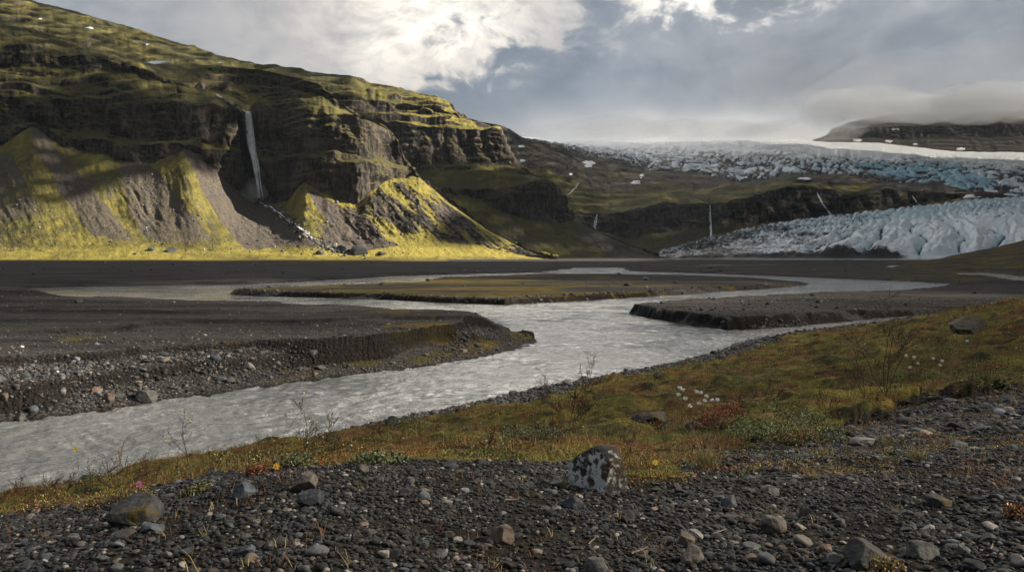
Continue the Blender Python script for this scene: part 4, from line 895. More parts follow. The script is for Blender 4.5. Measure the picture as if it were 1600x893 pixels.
S = [(473,768,42,30,'tan','angular tan stone with a pointed corner behind the dark block on the gravel',12),(482,792,42,27,'dark','square blackish stone lying in front of the angular tan one',19),(379,778,36,25,'blue','bluish grey angular stone among pebbles near the red-leaved flowers',23),
 (202,822,80,46,'moss','large low stone with a pale top half buried below the pink flower',27),(235,832,34,15,'blue','thin flat slate-grey slab leaning beside the half buried stone with a pale top',28),(784,851,40,33,'brown','rounded brown stone lying alone on the gravel below the lichen boulder',33),
 (932,897,36,26,'grey','smooth grey stone cut by the lower edge of the picture',35),(895,795,34,19,'dark','dark flat stone just under the foot of the lichen boulder',37),(1212,834,42,29,'tan','peaked grey-brown stone shaped like a small tent on the pebbles',39),(1141,795,27,23,'blue','blue-grey stone just below the moss edge and the wispy grass tuft',41),
 (1208,773,28,15,'grey','pale grey wedge-shaped stone tilted up on the moss edge',43),(1173,754,24,12,'grey','flat light grey slab lying on the moss edge',44),(1085,843,29,16,'pale','pale cream flat stone lying against a brown one',45),(1072,852,30,22,'brown','long brown stone under the pale cream flat one',46),(1084,880,36,24,'tan','broad buff stone near the lower edge of the picture',47),
 (1362,890,72,48,'moss','biggest dark mossy rock near the right lower corner',48),(1450,873,46,28,'grey','long light grey slab next to the biggest dark mossy rock',49),(1508,868,20,18,'grey','upright thin grey flake in the gravel near the right lower corner',50),(1471,792,40,20,'moss','low dark stone with a grey cap in the stony flat at the right',51),
 (1352,696,42,14,'pale','long whitish stone lying in the stony flat left of the straw-coloured tuft',52),(1292,865,26,15,'rust','rust-brown stone among grey pebbles',53),(1314,821,15,11,'grey','small light grey round pebble-like stone above the rust-brown stone',54),(1590,752,16,8,'pale','small pale flat stone close to the right edge of the picture',55),(1500,700,30,12,'grey','flat grey stone between grass tufts on the stony flat',56),
 (1420,868,24,12,'tan','small buff flake leaning on the long light grey slab',57),(1548,848,30,16,'grey','grey slab half sunk in the gravel close to the right edge',58),(640,757,16,12,'grey','small mid-grey stone on the crest of the gravel bank',59),(700,733,26,14,'dark','dark stone poking up on the crest of the gravel bank',60),(565,737,24,14,'tan','small buff stone on the gravel crest beside silvery leaves',61),(420,857,18,12,'grey','grey stone low on the left part of the gravel',62),(383,868,26,18,'blue','dark bluish stone on the lower left part of the gravel',64),(110,845,20,12,'grey','round light grey stone at the lower left corner',65),(565,822,20,7,'rust','thin pinkish stone flake in the middle of the gravel',66),(690,870,20,14,'pale','whitish stone near the bottom middle of the gravel',67),
 (1525,520,66,26,'moss','long flat-backed boulder lying in the heath below the far hillside','') ,(1017,662,58,20,'moss','low grey rock sunk in the turf among red leaves',''),(1085,670,28,12,'grey','small grey rock in the turf below the cotton grass',''),(612,664,22,16,'dark','dark rounded stone at the water edge beside the low willow bush',''),
 (389,577,20,13,'pale','pale pinkish oval stone on the dark scarp of the river bar',''),(224,630,32,24,'grey','largest brown-grey boulder at the foot of the river bar',''),(168,628,16,16,'brown','brown block next to the largest boulder at the foot of the river bar',''),(183,622,16,10,'grey','pale flat stone between two blocks at the foot of the river bar',''),(96,616,12,9,'pale','small whitish stone on the dark scarp at the left',''),(148,614,16,11,'rust','reddish stone on the dark scarp above the largest boulder',''),(27,657,16,13,'grey','rounded grey stone at the water line at the far left',''),(48,645,18,13,'blue','blue-grey stone above the water line at the far left',''),(4,624,14,12,'brown','brown stone cut by the left edge of the picture',''),(359,598,18,10,'grey','grey stone above the mossy lip of the river bar',''),(334,563,20,10,'blue','bluish flat stone on the middle terrace of the river bar',''),(240,640,20,10,'grey','low stone at the water line below the largest boulder of the bar',''),(498,577,20,8,'grey','flat grey stone on the lower bench of the river bar',''),(487,556,15,12,'grey','grey block in the stone heap on the river bar',''),(724,551,12,7,'pale','small pale stone on the grassy bench at the tip of the river bar',''),
 (121,473,13,8,'dark','dark boulder standing at the water edge of the far river arm',''),(1035,474,8,5,'dark','small black stone on the left end of the flat-topped sandbank',''),(1116,468,7,4,'dark','tiny black stone on the far edge of the flat-topped sandbank',''),(1281,473,13,7,'grey','grey boulder out on the flat-topped sandbank',''),(1270,462,8,5,'dark','dark stone at the rear edge of the flat-topped sandbank',''),(1146,543,11,7,'dark','dark stone in the shallows at the cobble point',''),(1026,590,11,9,'dark','dark stone on the cobble beach above the mossy turf',''),(1130,560,12,8,'grey','grey cobble on the shore below the cobble point',''),(1523,459,8,5,'dark','black stone on the plain at the foot of the right hillside','')]
for i, (px, py, w, h, mt, lb, sd_) in enumerate(S): stone('stone', px, py, w, h, mt, lb, seed=700 + i * 3, deep=.8, sub=4 if w > 25 else 3)

# ------------------------------------------------------------------ on the mountains
_cache = {}
def sheet_pt(nm, px, py, k=4):
    """front-most points of a mountain sheet seen at a photo pixel"""
    if nm not in _cache:
        Q = SHEETS[nm].reshape(-1, 3); u, v = fit(Q); _cache[nm] = (Q, u, v)
    Q, u, v = _cache[nm]; out = []
    for a, b in zip(np.ravel(px), np.ravel(py)):
        d = (u - a) ** 2 + (v - b) ** 2; s_ = np.where(d < max(4.0, d.min() * 1.5))[0]; Dm = Q[s_, 1].min(); s_ = s_[Q[s_, 1] < Dm + 60]
        w = 1 / (d[s_] + .3); Dv = (Q[s_, 1] * w).sum() / w.sum(); out.append(unproj(a, b, Dv))
    return np.array(out)
def tubes(paths, radii, sides=4):
    """tapered tubes along polylines, merged"""
    V, Fs, o = [], [], 0
    for P, rr in zip(paths, radii):
        P = np.asarray(P, float); n = len(P); T = np.gradient(P, axis=0); T /= np.linalg.norm(T, axis=1)[:, None] + 1e-9
        ref = np.where(np.abs(T[:, 2:3]) > .9, [[1., 0, 0]], [[0, 0, 1.]]); A = np.cross(T, ref); A /= np.linalg.norm(A, axis=1)[:, None] + 1e-9; B = np.cross(T, A)
        an = np.arange(sides) / sides * 2 * np.pi
        ring = P[:, None] + np.asarray(rr)[:, None, None] * (np.cos(an)[None, :, None] * A[:, None] + np.sin(an)[None, :, None] * B[:, None])
        V.append(ring.reshape(-1, 3)); i = np.arange(n * sides).reshape(n, sides) + o
        Fs.append(np.stack([i[:-1], i[1:], np.roll(i[1:], -1, 1), np.roll(i[:-1], -1, 1)], -1).reshape(-1, 4)); o += n * sides
    return np.concatenate(V), np.concatenate(Fs)
def mat_fall():
    m, t = material('white_water'); P = t.n('ShaderNodeNewGeometry').outputs['Position']
    n = t.noise(t.vscale(P, (.5, .5, .06)), 1.0, 6, .6)
    finish(t, t.mix(t.mr(n, .3, .7), (.78, .80, .82), (.95, .96, .96)), .6, .3); return m
M['fall'] = mat_fall()
def waterfall(top, foot, nm, wt, wf, n, label, seed, off=5.0, gaps=.5, rad=(.16, .55)):
    r = np.random.default_rng(seed); a = sheet_pt(nm, [top[0]], [top[1]])[0]; b = sheet_pt(nm, [foot[0]], [foot[1]])[0]
    mids = np.linspace(0, 1, 24); line_ = sheet_pt(nm, top[0] + (foot[0] - top[0]) * mids, top[1] + (foot[1] - top[1]) * mids)
    D = np.minimum.accumulate(line_[:, 1][::1]) - off
    D = np.minimum(D, line_[:, 1] - off); root = obj('waterfall', None, label=label, cat='waterfall', loc=tuple(b))
    paths, rads = [], []
    for i in range(n):
        u = np.clip(r.normal(0, .27), -.6, .6); t0 = r.uniform(0, .85) * (i > n * .25); t1 = min(1, t0 + r.uniform(.08, .4)) if i > n * .06 else 1.0
        t = np.linspace(t0, t1, 14); wid = wt + (wf - wt) * t ** .8
        pxs = top[0] + (foot[0] - top[0]) * t; pys = top[1] + (foot[1] - top[1]) * t; Dd = np.interp(t, mids, D) + r.normal(0, 1.2)
        Q = unproj(pxs, pys, Dd); Q[:, 0] += u * wid + .35 * wid * .3 * fbm(t * 3, i * 3.1, 0, 3, seed)
        rr = r.uniform(*rad) * (.6 + .9 * t) * np.sin(np.pi * np.linspace(.08, .94, 14)) ** .5
        paths.append(Q - np.array(b)); rads.append(rr)
    V, Fs = tubes(paths, rads, 5); obj('falling_water', mesh('falling_water', V, Fs), M['fall'], root); return root, b
FALLP = []
wf_, foot = waterfall((387,174), (398,309), 'front', 10.0, 27.0, 300, 'tall white waterfall plunging over the dark cliff of the left mountain', 41)
a = sheet_pt('front', [387], [177])[0]; t = np.linspace(0, 1, 26)      # the veil of fine spray around the falling strands
ax = np.stack([a[0] + (foot[0] - a[0]) * t, np.minimum(a[1], foot[1]) - 7 + 0 * t, a[2] + (foot[2] - a[2]) * t], -1); ax[:, 0] += 1.2 * fbm(t * 4, 3, 0, 3, 45)
V, f = tubes([ax], [(3.6 + 8.5 * t ** 1.1) * (1 + .25 * fbm(t * 7, 0, 2, 3, 46)) * np.r_[.2, np.ones(24), .3]], 10); obj('spray_mist', mesh('spray_mist', V, f), volume('fall_veil', (1, 1, 1), .05), kind='stuff')
v, f = ico(3)
for i, (dx, dz, rx, rz) in enumerate(((-2, 4, 20, 16), (12, 8, 22, 18), (4, 20, 15, 17))):
    q = v * (1 + .3 * fbm(v[:, 0] * 1.6, v[:, 1] * 1.6 + i * 4, v[:, 2] * 1.6, 4, 720 + i))[:, None] * np.array([rx, 10, rz]) + np.array([foot[0] + dx, foot[1] - 22, foot[2] + dz])
    obj('spray_mist', mesh('spray_mist', q, f), volume('spray_mist', (1, 1, 1), .011) if not i else bpy.data.materials['spray_mist'], kind='stuff')
waterfall((933,334), (929,360), 'head', 3.5, 12.0, 30, 'short forked waterfall at the left end of the far dark cliff', 43, 4, rad=(.35, .8))
waterfall((1109,320), (1111,371), 'head', 3.0, 7.0, 30, 'thin thread-like waterfall in the middle of the far dark cliff', 44, 4, rad=(.3, .7))
def cascade(path, nm, n, width, seed, name='stream', rad=(.4, 1.2), off=1.8, frag=.3, **k):
    r = np.random.default_rng(seed); p = np.array(path, float); L = np.r_[0, np.cumsum(np.hypot(*np.diff(p, axis=0).T))]; L /= L[-1]
    tt = np.linspace(0, 1, 60); base = sheet_pt(nm, np.interp(tt, L, p[:, 0]), np.interp(tt, L, p[:, 1])); paths, rads = [], []
    for i in range(n):
        t0 = r.uniform(0, 1 - frag * .5); t1 = min(1, t0 + r.uniform(.3, 1) * frag); t = np.linspace(t0, t1, 10)
        Q = np.stack([np.interp(t, tt, base[:, j]) for j in range(3)], -1); Q[:, 0] += r.normal(0, width) + width * fbm(t * 14, i * 2.3, 0, 2, seed); Q[:, 1] -= off; Q[:, 2] += .8
        paths.append(Q); rads.append(r.uniform(*rad) * np.sin(np.pi * np.linspace(.1, .9, 10)))
    V, Fs = tubes(paths, rads, 5); return obj(name, mesh(name, V, Fs), M['fall'], **k)
cascade([(334,146),(345,152),(352,158),(360,161),(368,167),(377,172),(385,175)], 'front', 30, 1.6, 51, kind='structure', frag=.16, off=3, rad=(.25, .7))
cascade([(405,314),(415,320),(428,327),(440,334),(450,342),(458,349),(470,357),(480,365),(488,371),(497,377),(505,383),(518,388),(530,393)], 'front', 60, 3.4, 52, kind='structure', frag=.07, off=2.6, rad=(.25, .85))
cascade([(1275,300),(1279,309),(1284,318),(1292,329),(1300,338)], 'head', 26, 1.6, 53, 'waterfall', label='slanting white cascade down the gully on the right of the far cliff', cat='waterfall', rad=(.35, .8), off=4)
cascade([(1424,304),(1428,312),(1434,319),(1441,325)], 'head', 14, 1.2, 54, 'waterfall', label='faint grey trickle on the dark slope just above the glacier tongue', cat='waterfall', rad=(.5, 1.1), off=4)
cascade([(905,284),(899,293),(893,299),(886,306)], 'head', 14, 1.4, 55, kind='structure', rad=(.3, .7), off=4)
# boulders of the stream bed and at the mountain foot
def on_sheet_rocks(name, pts, rad, nm, r, kind=None):
    P = sheet_pt(nm, pts[:, 0], pts[:, 1]); P[:, 2] += rad * .2; n = len(P)
    V, Fs, idx = many(ANG[1], r.integers(0, 5, n), rad[:, None] * r.uniform(.7, 1.3, (n, 3)) * [1, .9, .8], rotz(r.uniform(0, 6.28, n), r.normal(0, .3, n), r.uniform(0, 6.28, n)), P)
    me = mesh(name, V, Fs); attr(me, 'tint', stone_tints(n, r, .05)[idx]); return obj(name, me, M['cobble'], kind=kind)
r = np.random.default_rng(91)
t = r.random(330); pth = np.array([(405,314),(428,329),(445,341),(460,352),(480,367),(500,380),(525,392),(555,399)], float); tp = np.linspace(0, 1, len(pth))
pts = np.stack([np.interp(t, tp, pth[:, 0]) + r.normal(0, 5 + 9 * t), np.interp(t, tp, pth[:, 1]) + r.normal(0, 2 + 3 * t)], -1)
on_sheet_rocks('stream_rubble', pts, np.clip(np.exp(r.normal(.25, .5, 330)), .6, 4.5), 'front', r, 'stuff')
for i, (px, py, w, h, lb) in enumerate([(561,394,32,15,'big dark boulder beside the stream mouth under the waterfall'),(536,391,20,12,'dark block left of the biggest boulder at the stream mouth'),(268,392,17,8,'dark flat boulder on the bright yellow turf at the mountain foot'),(236,391,12,7,'small dark boulder left of the flat one on the bright yellow turf'),(596,397,14,6,'low stone right of the biggest boulder at the stream mouth'),(500,396,13,7,'dark stone at the left of the stream mouth'),(212,397,6,3,'tiny dark stone on the yellow turf edge')]):
    P = sheet_pt('front', [px], [py])[0]; k = P[1] / F; v, f = rock_shape(3, 800 + i, 9, .1, .5, .88)
    obj('boulder', mesh('boulder', v * np.array([w * k / 2, w * k / 2.4, h * k * .7]), f), RM['dark'], label=lb, cat='boulder', loc=(P[0], P[1] - 1, P[2] + h * k * .1))
# loose blocks lying on the screes
Q = SHEETS['front']; u_, v_ = fit(Q); sel = np.argwhere((SHEETS['front_band'] == 1) & (u_ > -60) & (u_ < 700) & (v_ > 270) & (fbm(Q[..., 0] / 60., Q[..., 1] / 60., 0, 3, 93) > -.05)); r = np.random.default_rng(95)
sel = sel[r.choice(len(sel), 1500, replace=False)]; P = Q[sel[:, 0], sel[:, 1]].copy(); n = len(P); rad = np.clip(np.exp(r.normal(-.35, .5, n)), .35, 2.6); P[:, 2] += rad * .2
V, Fs, idx = many(ANG[0], r.integers(0, 5, n), rad[:, None] * r.uniform(.7, 1.3, (n, 3)), rotz(r.uniform(0, 6.28, n), r.normal(0, .3, n), r.uniform(0, 6.28, n)), P); me = mesh('scree_blocks', V, Fs); attr(me, 'tint', stone_tints(n, r, .06)[idx]); obj('scree_blocks', me, M['cobble'], kind='stuff')
# snow patches
def snow(px, py, rx, ry, nm, label, seed, tilt=0.0):
    n = 20; a = np.linspace(0, 2 * np.pi, n, endpoint=False); w = 1 + .9 * fbm(np.cos(a) * 1.4 + seed, np.sin(a) * 1.4, seed, 4, seed)
    rings = [(0, 0), (.5, .7), (.82, .9), (1, 0)]; V, Fs, o = [], [], 0
    U = [(px, py)] + [(px + rx * q * w[i] * math.cos(a[i]), py + ry * q * w[i] * math.sin(a[i]) + tilt * rx * q * math.cos(a[i])) for q in (.5, .85, 1.0) for i in range(n)]
    P = sheet_pt(nm, [u[0] for u in U], [u[1] for u in U]); P[:, 1] = .35 * P[:, 1] + .65 * np.polyval(np.polyfit(P[:, 2], P[:, 1], 1), P[:, 2]) if ry > 2 else P[:, 1]
    up = np.r_[[1.0] * (2 * n + 1), [-.6] * n][:, None] * np.array([[0, -1.0, .6]]); P = P + up
    Fs3 = np.array([(0, 1 + i, 1 + (i + 1) % n) for i in range(n)]); Fs4 = np.array([(1 + k * n + i, 1 + (k + 1) * n + i, 1 + (k + 1) * n + (i + 1) % n, 1 + k * n + (i + 1) % n) for k in range(2) for i in range(n)])
    obj('snow_patch', mesh('snow_patch', P, [Fs3, Fs4]), M['snow'], label=label, cat='snow patch')
for i, a in enumerate([(918,256,10,6,'head','largest white snow patch on the dark rubble slope left of the icefall'),(994,285,9,3,'head','long snow patch on the rubble slope under the icefall'),(1003,275,3,4,'head','small upright snow patch just above the long one under the icefall'),(1258,279,8,2.6,'head','oval snow patch on the dark tongue of rubble amid the icefall'),(1518,307,15,4,'head','greyish snow patch in the dark hollow where the two glaciers meet'),(814,229,4.5,2,'head','slanting snow patch high on the slope beside the left ridge'),(817,251,4.5,2.2,'head','snow patch low in the notch beside the left ridge'),(892,272,3,1.6,'head','tiny snow patch above the brook on the rubble slope'),(1523,299,4,1.5,'head','tiny snow scrap above the hollow where the glaciers meet'),
   (248,97.5,20,2.2,'front','long snow patch lying under the brow of the left mountain'),(140,44,6,1.6,'rear','snow patch near the top of the left mountain right of a tiny one'),(63,30,3,1.4,'rear','tiny snow patch nearest the top left corner'),(230,69,4,1.6,'rear','snow patch on the upper slope above the long one'),(344,100,4.5,1.8,'rear','small snow patch on the skyline right of the long one'),(407,105,5,1.6,'rear','snow patch on the skyline directly above the tall waterfall'),(1398,202,6,2.2,'far','snow patch high on the dark hill beneath the fog'),(1340,219,7,2,'far','slanting snow patch at the foot of the dark hill beyond the ice'),(1388,221,7,2.2,'far','snow cone at the foot of the dark hill beyond the ice'),(1501,233,7,2.4,'far','snow fan at the foot of the dark hill nearest the right edge'),(1430,225,4,1.3,'far','small snow bar between the two snow cones of the dark hill')]): snow(*a, 900 + i)
# ------------------------------------------------------------------ plants
def blades(x, y, z, h, wd, col, r, lean=.5, segs=2):
    """grass blades: narrow bent strips ending in a point"""
    n = len(x); a = r.uniform(0, 6.28, n); ln = np.abs(r.normal(0, lean, n)) * h; dx, dy = np.cos(a) * ln, np.sin(a) * ln
    b = r.uniform(0, 3.14, n); wx, wy = np.cos(b) * wd / 2, np.sin(b) * wd / 2
    o = np.stack([x, y, z], -1); W_ = np.stack([wx, wy, 0 * wx], -1)
    m = o + np.stack([dx * .35, dy * .35, h * .6], -1); tip = o + np.stack([dx, dy, h], -1)
    V = np.stack([o - W_, o + W_, m + W_ * .75, m - W_ * .75, tip], 1)
    i = np.arange(n)[:, None] * 5
    return V.reshape(-1, 3), i + np.array([[0, 1, 2, 3]]), i + np.array([[3, 2, 4]]), np.repeat(col, 5, 0)
def leaves(c, size, col, r, up=.5):
    """small leaf blades: pointed quads, turned every way"""
    n = len(c); d = r.normal(size=(n, 3)); d[:, 2] = np.abs(d[:, 2]) * up + .15; d /= np.linalg.norm(d, axis=1)[:, None]
    q = np.cross(d, r.normal(size=(n, 3))); q /= np.linalg.norm(q, axis=1)[:, None]; s = size[:, None]; nn = np.cross(d, q)
    V = np.stack([c, c + d * s * .5 + q * s * .32 + nn * s * .06, c + d * s, c + d * s * .5 - q * s * .32 + nn * s * .06], 1)
    return V.reshape(-1, 3), np.arange(n)[:, None] * 4 + np.array([[0, 1, 2, 3]]), np.repeat(col, 4, 0)
def pick(r, n, cols, w, var=.28):
    c = np.array(cols)[r.choice(len(cols), n, p=np.array(w) / sum(w))]; return c * np.exp(r.normal(0, var, (n, 1))) * np.exp(r.normal(0, .08, (n, 3)))
r = np.random.default_rng(77)
STRAW, OLIVE, GREEN, RUST, GREYG, RED, YEL = (.38, .30, .13), (.16, .13, .035), (.10, .125, .032), (.21, .09, .034), (.16, .18, .11), (.19, .045, .034), (.42, .30, .05)
vegm = veg & (Dg < 70)
patch = fbm(Xg / 1.8, Yg / 1.8, 0, 4, 501); patch2 = fbm(Xg / 3.5, Yg / 3.5, 4, 4, 502)
px, D = sample(vegm * np.clip(.45 + 1.3 * patch, .06, 1), 95000, r, 6, 60, -150, 1720, -.6)
x = (px - CX) / F * D; z = bil(Zg, px, D); pv = bil(patch2, px, D)
c = pick(r, len(px), [STRAW, OLIVE, GREEN, RUST], [.22, .42, .22, .14]); c *= np.where(pv > .08, 1.15, .9)[:, None]
hh = np.exp(r.normal(math.log(.055), .4, len(px))) * (.7 + 1.1 * sst(.0, .35, bil(patch, px, D))) * (1 + .012 * D); wd = np.maximum(.0035, .00028 * D)
V, f4, f3, T = blades(x, D, z - .005, hh, wd, c, r, .55); me = mesh('grass', V, [f4, f3]); attr(me, 'tint', T); obj('grass', me, M['leaf'], kind='stuff')
PA, PB = fbm(Xg / 3.0, Yg / 3.0, 8, 4, 521), fbm(Xg / 2.6, Yg / 2.6, 9, 4, 522)
# low heath: cushions of small leaves in patches of red, rust, green and grey-green
cushV, cushF, cushT, off = [], [], [], 0
px, D = sample(vegm * np.clip(.5 + 1.5 * patch2, .1, 1), 1900, r, 6, 62, -150, 1720, -.6)
for a, d in zip(px, D):
    xx = (a - CX) / F * d; zz = float(bil(Zg, np.array(a), np.array(d))); pv = float(bil(patch, np.array(a), np.array(d)))
    k = r.random(); right = a > 980
    q1, q2 = float(bil(PA, np.array(a), np.array(d))), float(bil(PB, np.array(a), np.array(d)))
    kind_ = RED if q1 > .2 and right else RUST if q1 > .06 else GREYG if q2 > .22 else GREEN if q2 > .05 else YEL if q1 < -.26 else OLIVE
    if r.random() < .35: kind_ = [RED, RUST, GREEN, GREYG, OLIVE, YEL][r.choice(6, p=[.13, .17, .22, .16, .29, .03] if right else [.08, .16, .24, .14, .35, .03])]
    R_ = np.exp(r.normal(math.log(.16 + .009 * d), .45)); n = int(min(38 + 260 * R_ * 12 / d, 110))
    ang, rr = r.uniform(0, 6.28, n), R_ * np.sqrt(r.random(n)); hz_ = .32 * R_ * (1 - (rr / R_) ** 2) * r.uniform(.3, 1.1, n)
    cx_, cy_ = xx + rr * np.cos(ang), d + rr * np.sin(ang)
    cz = zat(cx_, cy_) + hz_
    v, f, t_ = leaves(np.stack([cx_, cy_, cz], -1), np.maximum(.016, .0011 * d) * r.uniform(.6, 1.5, n), pick(r, n, [kind_, OLIVE], [.8, .2], .35), r)
    cushV.append(v); cushF.append(f + off); cushT.append(t_); off += len(v)
me = mesh('heath', np.concatenate(cushV), [np.concatenate(cushF)]); attr(me, 'tint', np.concatenate(cushT)); obj('heath', me, M['leaf'], kind='stuff')
# moss pads between the stones of the stony flat
mV, mF, mT, off = [], [], [], 0
px, D = sample(grav & (PYf < 790) & (PXg > 980) & (Dg < 22) & (fbm(Xg / .9, Yg / .9, 3, 3, 531) > .02), 420, r, 6.0, 20, 980, 1720, -.2)
for a, d in zip(px, D):
    R_ = np.exp(r.normal(math.log(.07), .45)); n = int(26 + 260 * R_); ang, rr = r.uniform(0, 6.28, n), R_ * np.sqrt(r.random(n)); cx_, cy_ = (a - CX) / F * d + rr * np.cos(ang), d + rr * np.sin(ang)
    v, f, t_ = leaves(np.stack([cx_, cy_, zat(cx_, cy_) + .012 + .4 * R_ * (1 - (rr / R_) ** 2) * r.uniform(.2, 1, n)], -1), np.maximum(.011, .001 * d) * r.uniform(.6, 1.4, n), pick(r, n, [[RUST, OLIVE, STRAW, RED, GREEN][r.choice(5, p=[.3, .3, .2, .08, .12])], OLIVE], [.8, .2], .35), r)
    mV.append(v); mF.append(f + off); mT.append(t_); off += len(v)
me = mesh('moss', np.concatenate(mV), [np.concatenate(mF)]); attr(me, 'tint', np.concatenate(mT)); obj('moss', me, M['leaf'], kind='stuff')
# sparse sprigs, dead stalks and leaves in the gravel
px, D = sample(grav & (Dg < 20), 5200, r, 3.4, 20, -100, 1700, .1)
keep = (bil(fbm(Xg / .9, Yg / .9, 0, 3, 511), px, D) > .12) & ((px > 1000) & (D > 5.5) | (r.random(len(px)) < .3)); px, D = px[keep], D[keep]
x = (px - CX) / F * D; n = len(px); k = 5
xs_ = np.repeat(x, k) + r.normal(0, .03, n * k); ys_ = np.repeat(D, k) + r.normal(0, .03, n * k)
V, f4, f3, T = blades(xs_, ys_, zat(xs_, ys_), np.exp(r.normal(math.log(.045), .4, n * k)), np.maximum(.003, .0004 * ys_), np.repeat(pick(r, n, [RUST, STRAW, OLIVE, RED], [.4, .25, .2, .15]), k, 0), r, .9)
me = mesh('dry_sprigs', V, [f4, f3]); attr(me, 'tint', T); obj('dry_sprigs', me, M['leaf'], kind='stuff')
# fallen twigs
def twig(px, py, L, ang, label, seed):
    r = np.random.default_rng(seed); g = on_ground(px, py); t = np.linspace(-.5, .5, 9); w = L * g[1] / F
    xx = g[0] + t * w * math.cos(ang) + .05 * w * fbm(t * 3, seed, 0, 2, seed); yy = g[1] + t * w * math.sin(ang) * 2 + .1 * w * fbm(t * 3, seed, 5, 2, seed)
    zz = zat(xx, yy) + .022 + .05 * w * fbm(t * 2, seed, 9, 2, seed); P = np.stack([xx, yy, zz], -1)
    V, Fs = tubes([P - P[4]], [np.linspace(.0055, .002, 9)], 5); me = mesh('twig', V, Fs); attr(me, 'tint', np.tile([.19, .15, .11], (len(V), 1)))
    obj('twig', me, M['bark'], label=label, cat='twig', loc=tuple(P[4]))
for i, a in enumerate([(1125,835,34,.5,'bent dry twig on the gravel left of the peaked tent-like stone'),(1140,800,30,-.6,'curved pale twig right above the bent one on the gravel'),(925,850,22,.9,'short straight twig below the lichen boulder'),(1000,865,36,.5,'forked-looking pale twig at the bottom right of the lichen boulder'),(800,785,26,.45,'thin dry twig left of the lichen boulder'),(1550,860,30,.6,'hooked pale twig in the gravel near the right lower corner'),(1415,760,34,.1,'long straight twig on the stony flat at the right'),(560,770,30,-.35,'reddish dry stalk on the gravel behind the dark block'),(370,790,24,-.9,'short dry stalk beside the bluish grey angular stone'),(1440,868,40,.4,'pale twig leaning against the long light grey slab')]): twig(*a, 950 + i)

def grow(base, H_, spread, r, n_main=4, lean=(0, 0), depth=2, wob=.22):
    """branching twigs: list of (polyline, radii)"""
    out, tips = [], []
    def br(p, d, L, rad, dep):
        n = 7; P = [np.array(p)]; dd = np.array(d)
        for _ in range(n):
            dd = dd + r.normal(0, wob, 3) * .6 + np.array([0, 0, .05]); dd /= np.linalg.norm(dd); P.append(P[-1] + dd * L / n)
        P = np.array(P); out.append((P, np.linspace(rad, rad * .4, n + 1)))
        for q in P[3:]: tips.append(q)
        if dep > 0:
            for _ in range(r.integers(2, 5)):
                k = r.integers(2, n); e = dd + r.normal(0, .65, 3); e[2] = abs(e[2]) * .7 + .1; e /= np.linalg.norm(e)
                br(P[k], e, L * r.uniform(.35, .65), rad * .55, dep - 1)
    for _ in range(n_main):
        d = np.array([r.normal(0, spread) + lean[0], r.normal(0, spread) + lean[1], 1.0]); d /= np.linalg.norm(d)
        br(np.array(base) + r.normal(0, .004, 3) * [1, 1, 0], d, H_ * r.uniform(.6, 1.0), .0042 * (H_ / .5) ** .5, depth)
    return out, np.array(tips)
def shrub(px, py, hpx, label, seed, n_main=4, spread=.4, leafy=.5, lean=(0, 0), lcol=(OLIVE, GREEN, STRAW), group=None, D=None, thick=1.0, depth=2, lsize=.017, name='shrub'):
    r = np.random.default_rng(seed); g = on_ground(px, py); H_ = hpx * g[1] / F
    root = obj(name, None, label=label, cat='shrub', group=group, loc=tuple(g)); b, tips = grow((0, 0, -.02), H_, spread, r, n_main, lean, depth)
    V, Fs = tubes([p for p, _ in b], [np.maximum(q * thick, .00042 * g[1] * .55) for _, q in b], 5); me = mesh('branches', V, Fs); attr(me, 'tint', np.tile([.05, .038, .032], (len(V), 1))); obj('branches', me, M['bark'], root)
    n = int(len(tips) * leafy)
    if n:
        k = r.choice(len(tips), n, replace=True); c = tips[k] + r.normal(0, .012, (n, 3))
        V, f, T = leaves(c, np.maximum(lsize, .0011 * g[1]) * r.uniform(.6, 1.4, n), pick(r, n, lcol, [1] * len(lcol)), r, 1.0); me = mesh('foliage', V, f); attr(me, 'tint', T); obj('foliage', me, M['leaf'], root)
    return root
G_ = (.13, .14, .035)
for i, a in enumerate([(476,722,92,'tallest slender leafy shrub in front of the river at the lower left',4,.38,.9),(430,726,70,'twiggy shrub leaning towards the left of the tallest slender one',3,.45,.9),(520,712,58,'thin-stemmed shrub right of the tallest slender one',3,.3,.6),(390,738,48,'low arching shrub over the red flower buds',3,.6,1.0),(330,742,54,'sparse upright shrub above the bluish stone near the river',3,.3,.9),(300,752,84,'single tall thin shrub standing up against the water',1,.12,.7),(265,758,70,'two-stemmed shrub left of the single tall thin one',2,.25,.8),
  (215,764,52,'leafless shrub above the pink flower',3,.45,.35),(180,768,62,'many-twigged reddish shrub between the yellow flower and the pink flower',5,.5,.8),(140,775,70,'shrub carrying the yellow flower height over the dark water',3,.4,.8),(95,778,46,'low reddish shrub left of the yellow flower',4,.6,1.0),(45,784,36,'lowest red-leaved shrub near the left edge of the picture',4,.7,1.1),(240,757,40,'small bush with rusty leaves just right of the pink flower',4,.6,1.2),(355,735,40,'small shrub with yellowish leaves left of the arching one',4,.55,1.2)]):
    px_, py_, h_, lb, nm_, sp_, lf_ = a; rd = i in (10, 11, 12)
    shrub(px_, py_, h_, lb, 1000 + i, nm_, sp_, lf_, lcol=(RED, RUST, OLIVE) if rd else (G_, OLIVE, STRAW))
shrub(893, 668, 82, 'bare black-twigged shrub rising against the river behind the lichen boulder', 1030, 7, .42, .0, depth=3, thick=.8)
shrub(868, 690, 40, 'small bare shrub low in the turf left of the bare black-twigged one', 1031, 4, .5, .1)
shrub(1385, 618, 128, 'tall crooked birch shrub with few yellowish leaves on the right slope', 1032, 4, .34, .22, lean=(-.28, 0), lcol=(STRAW, G_), depth=3)
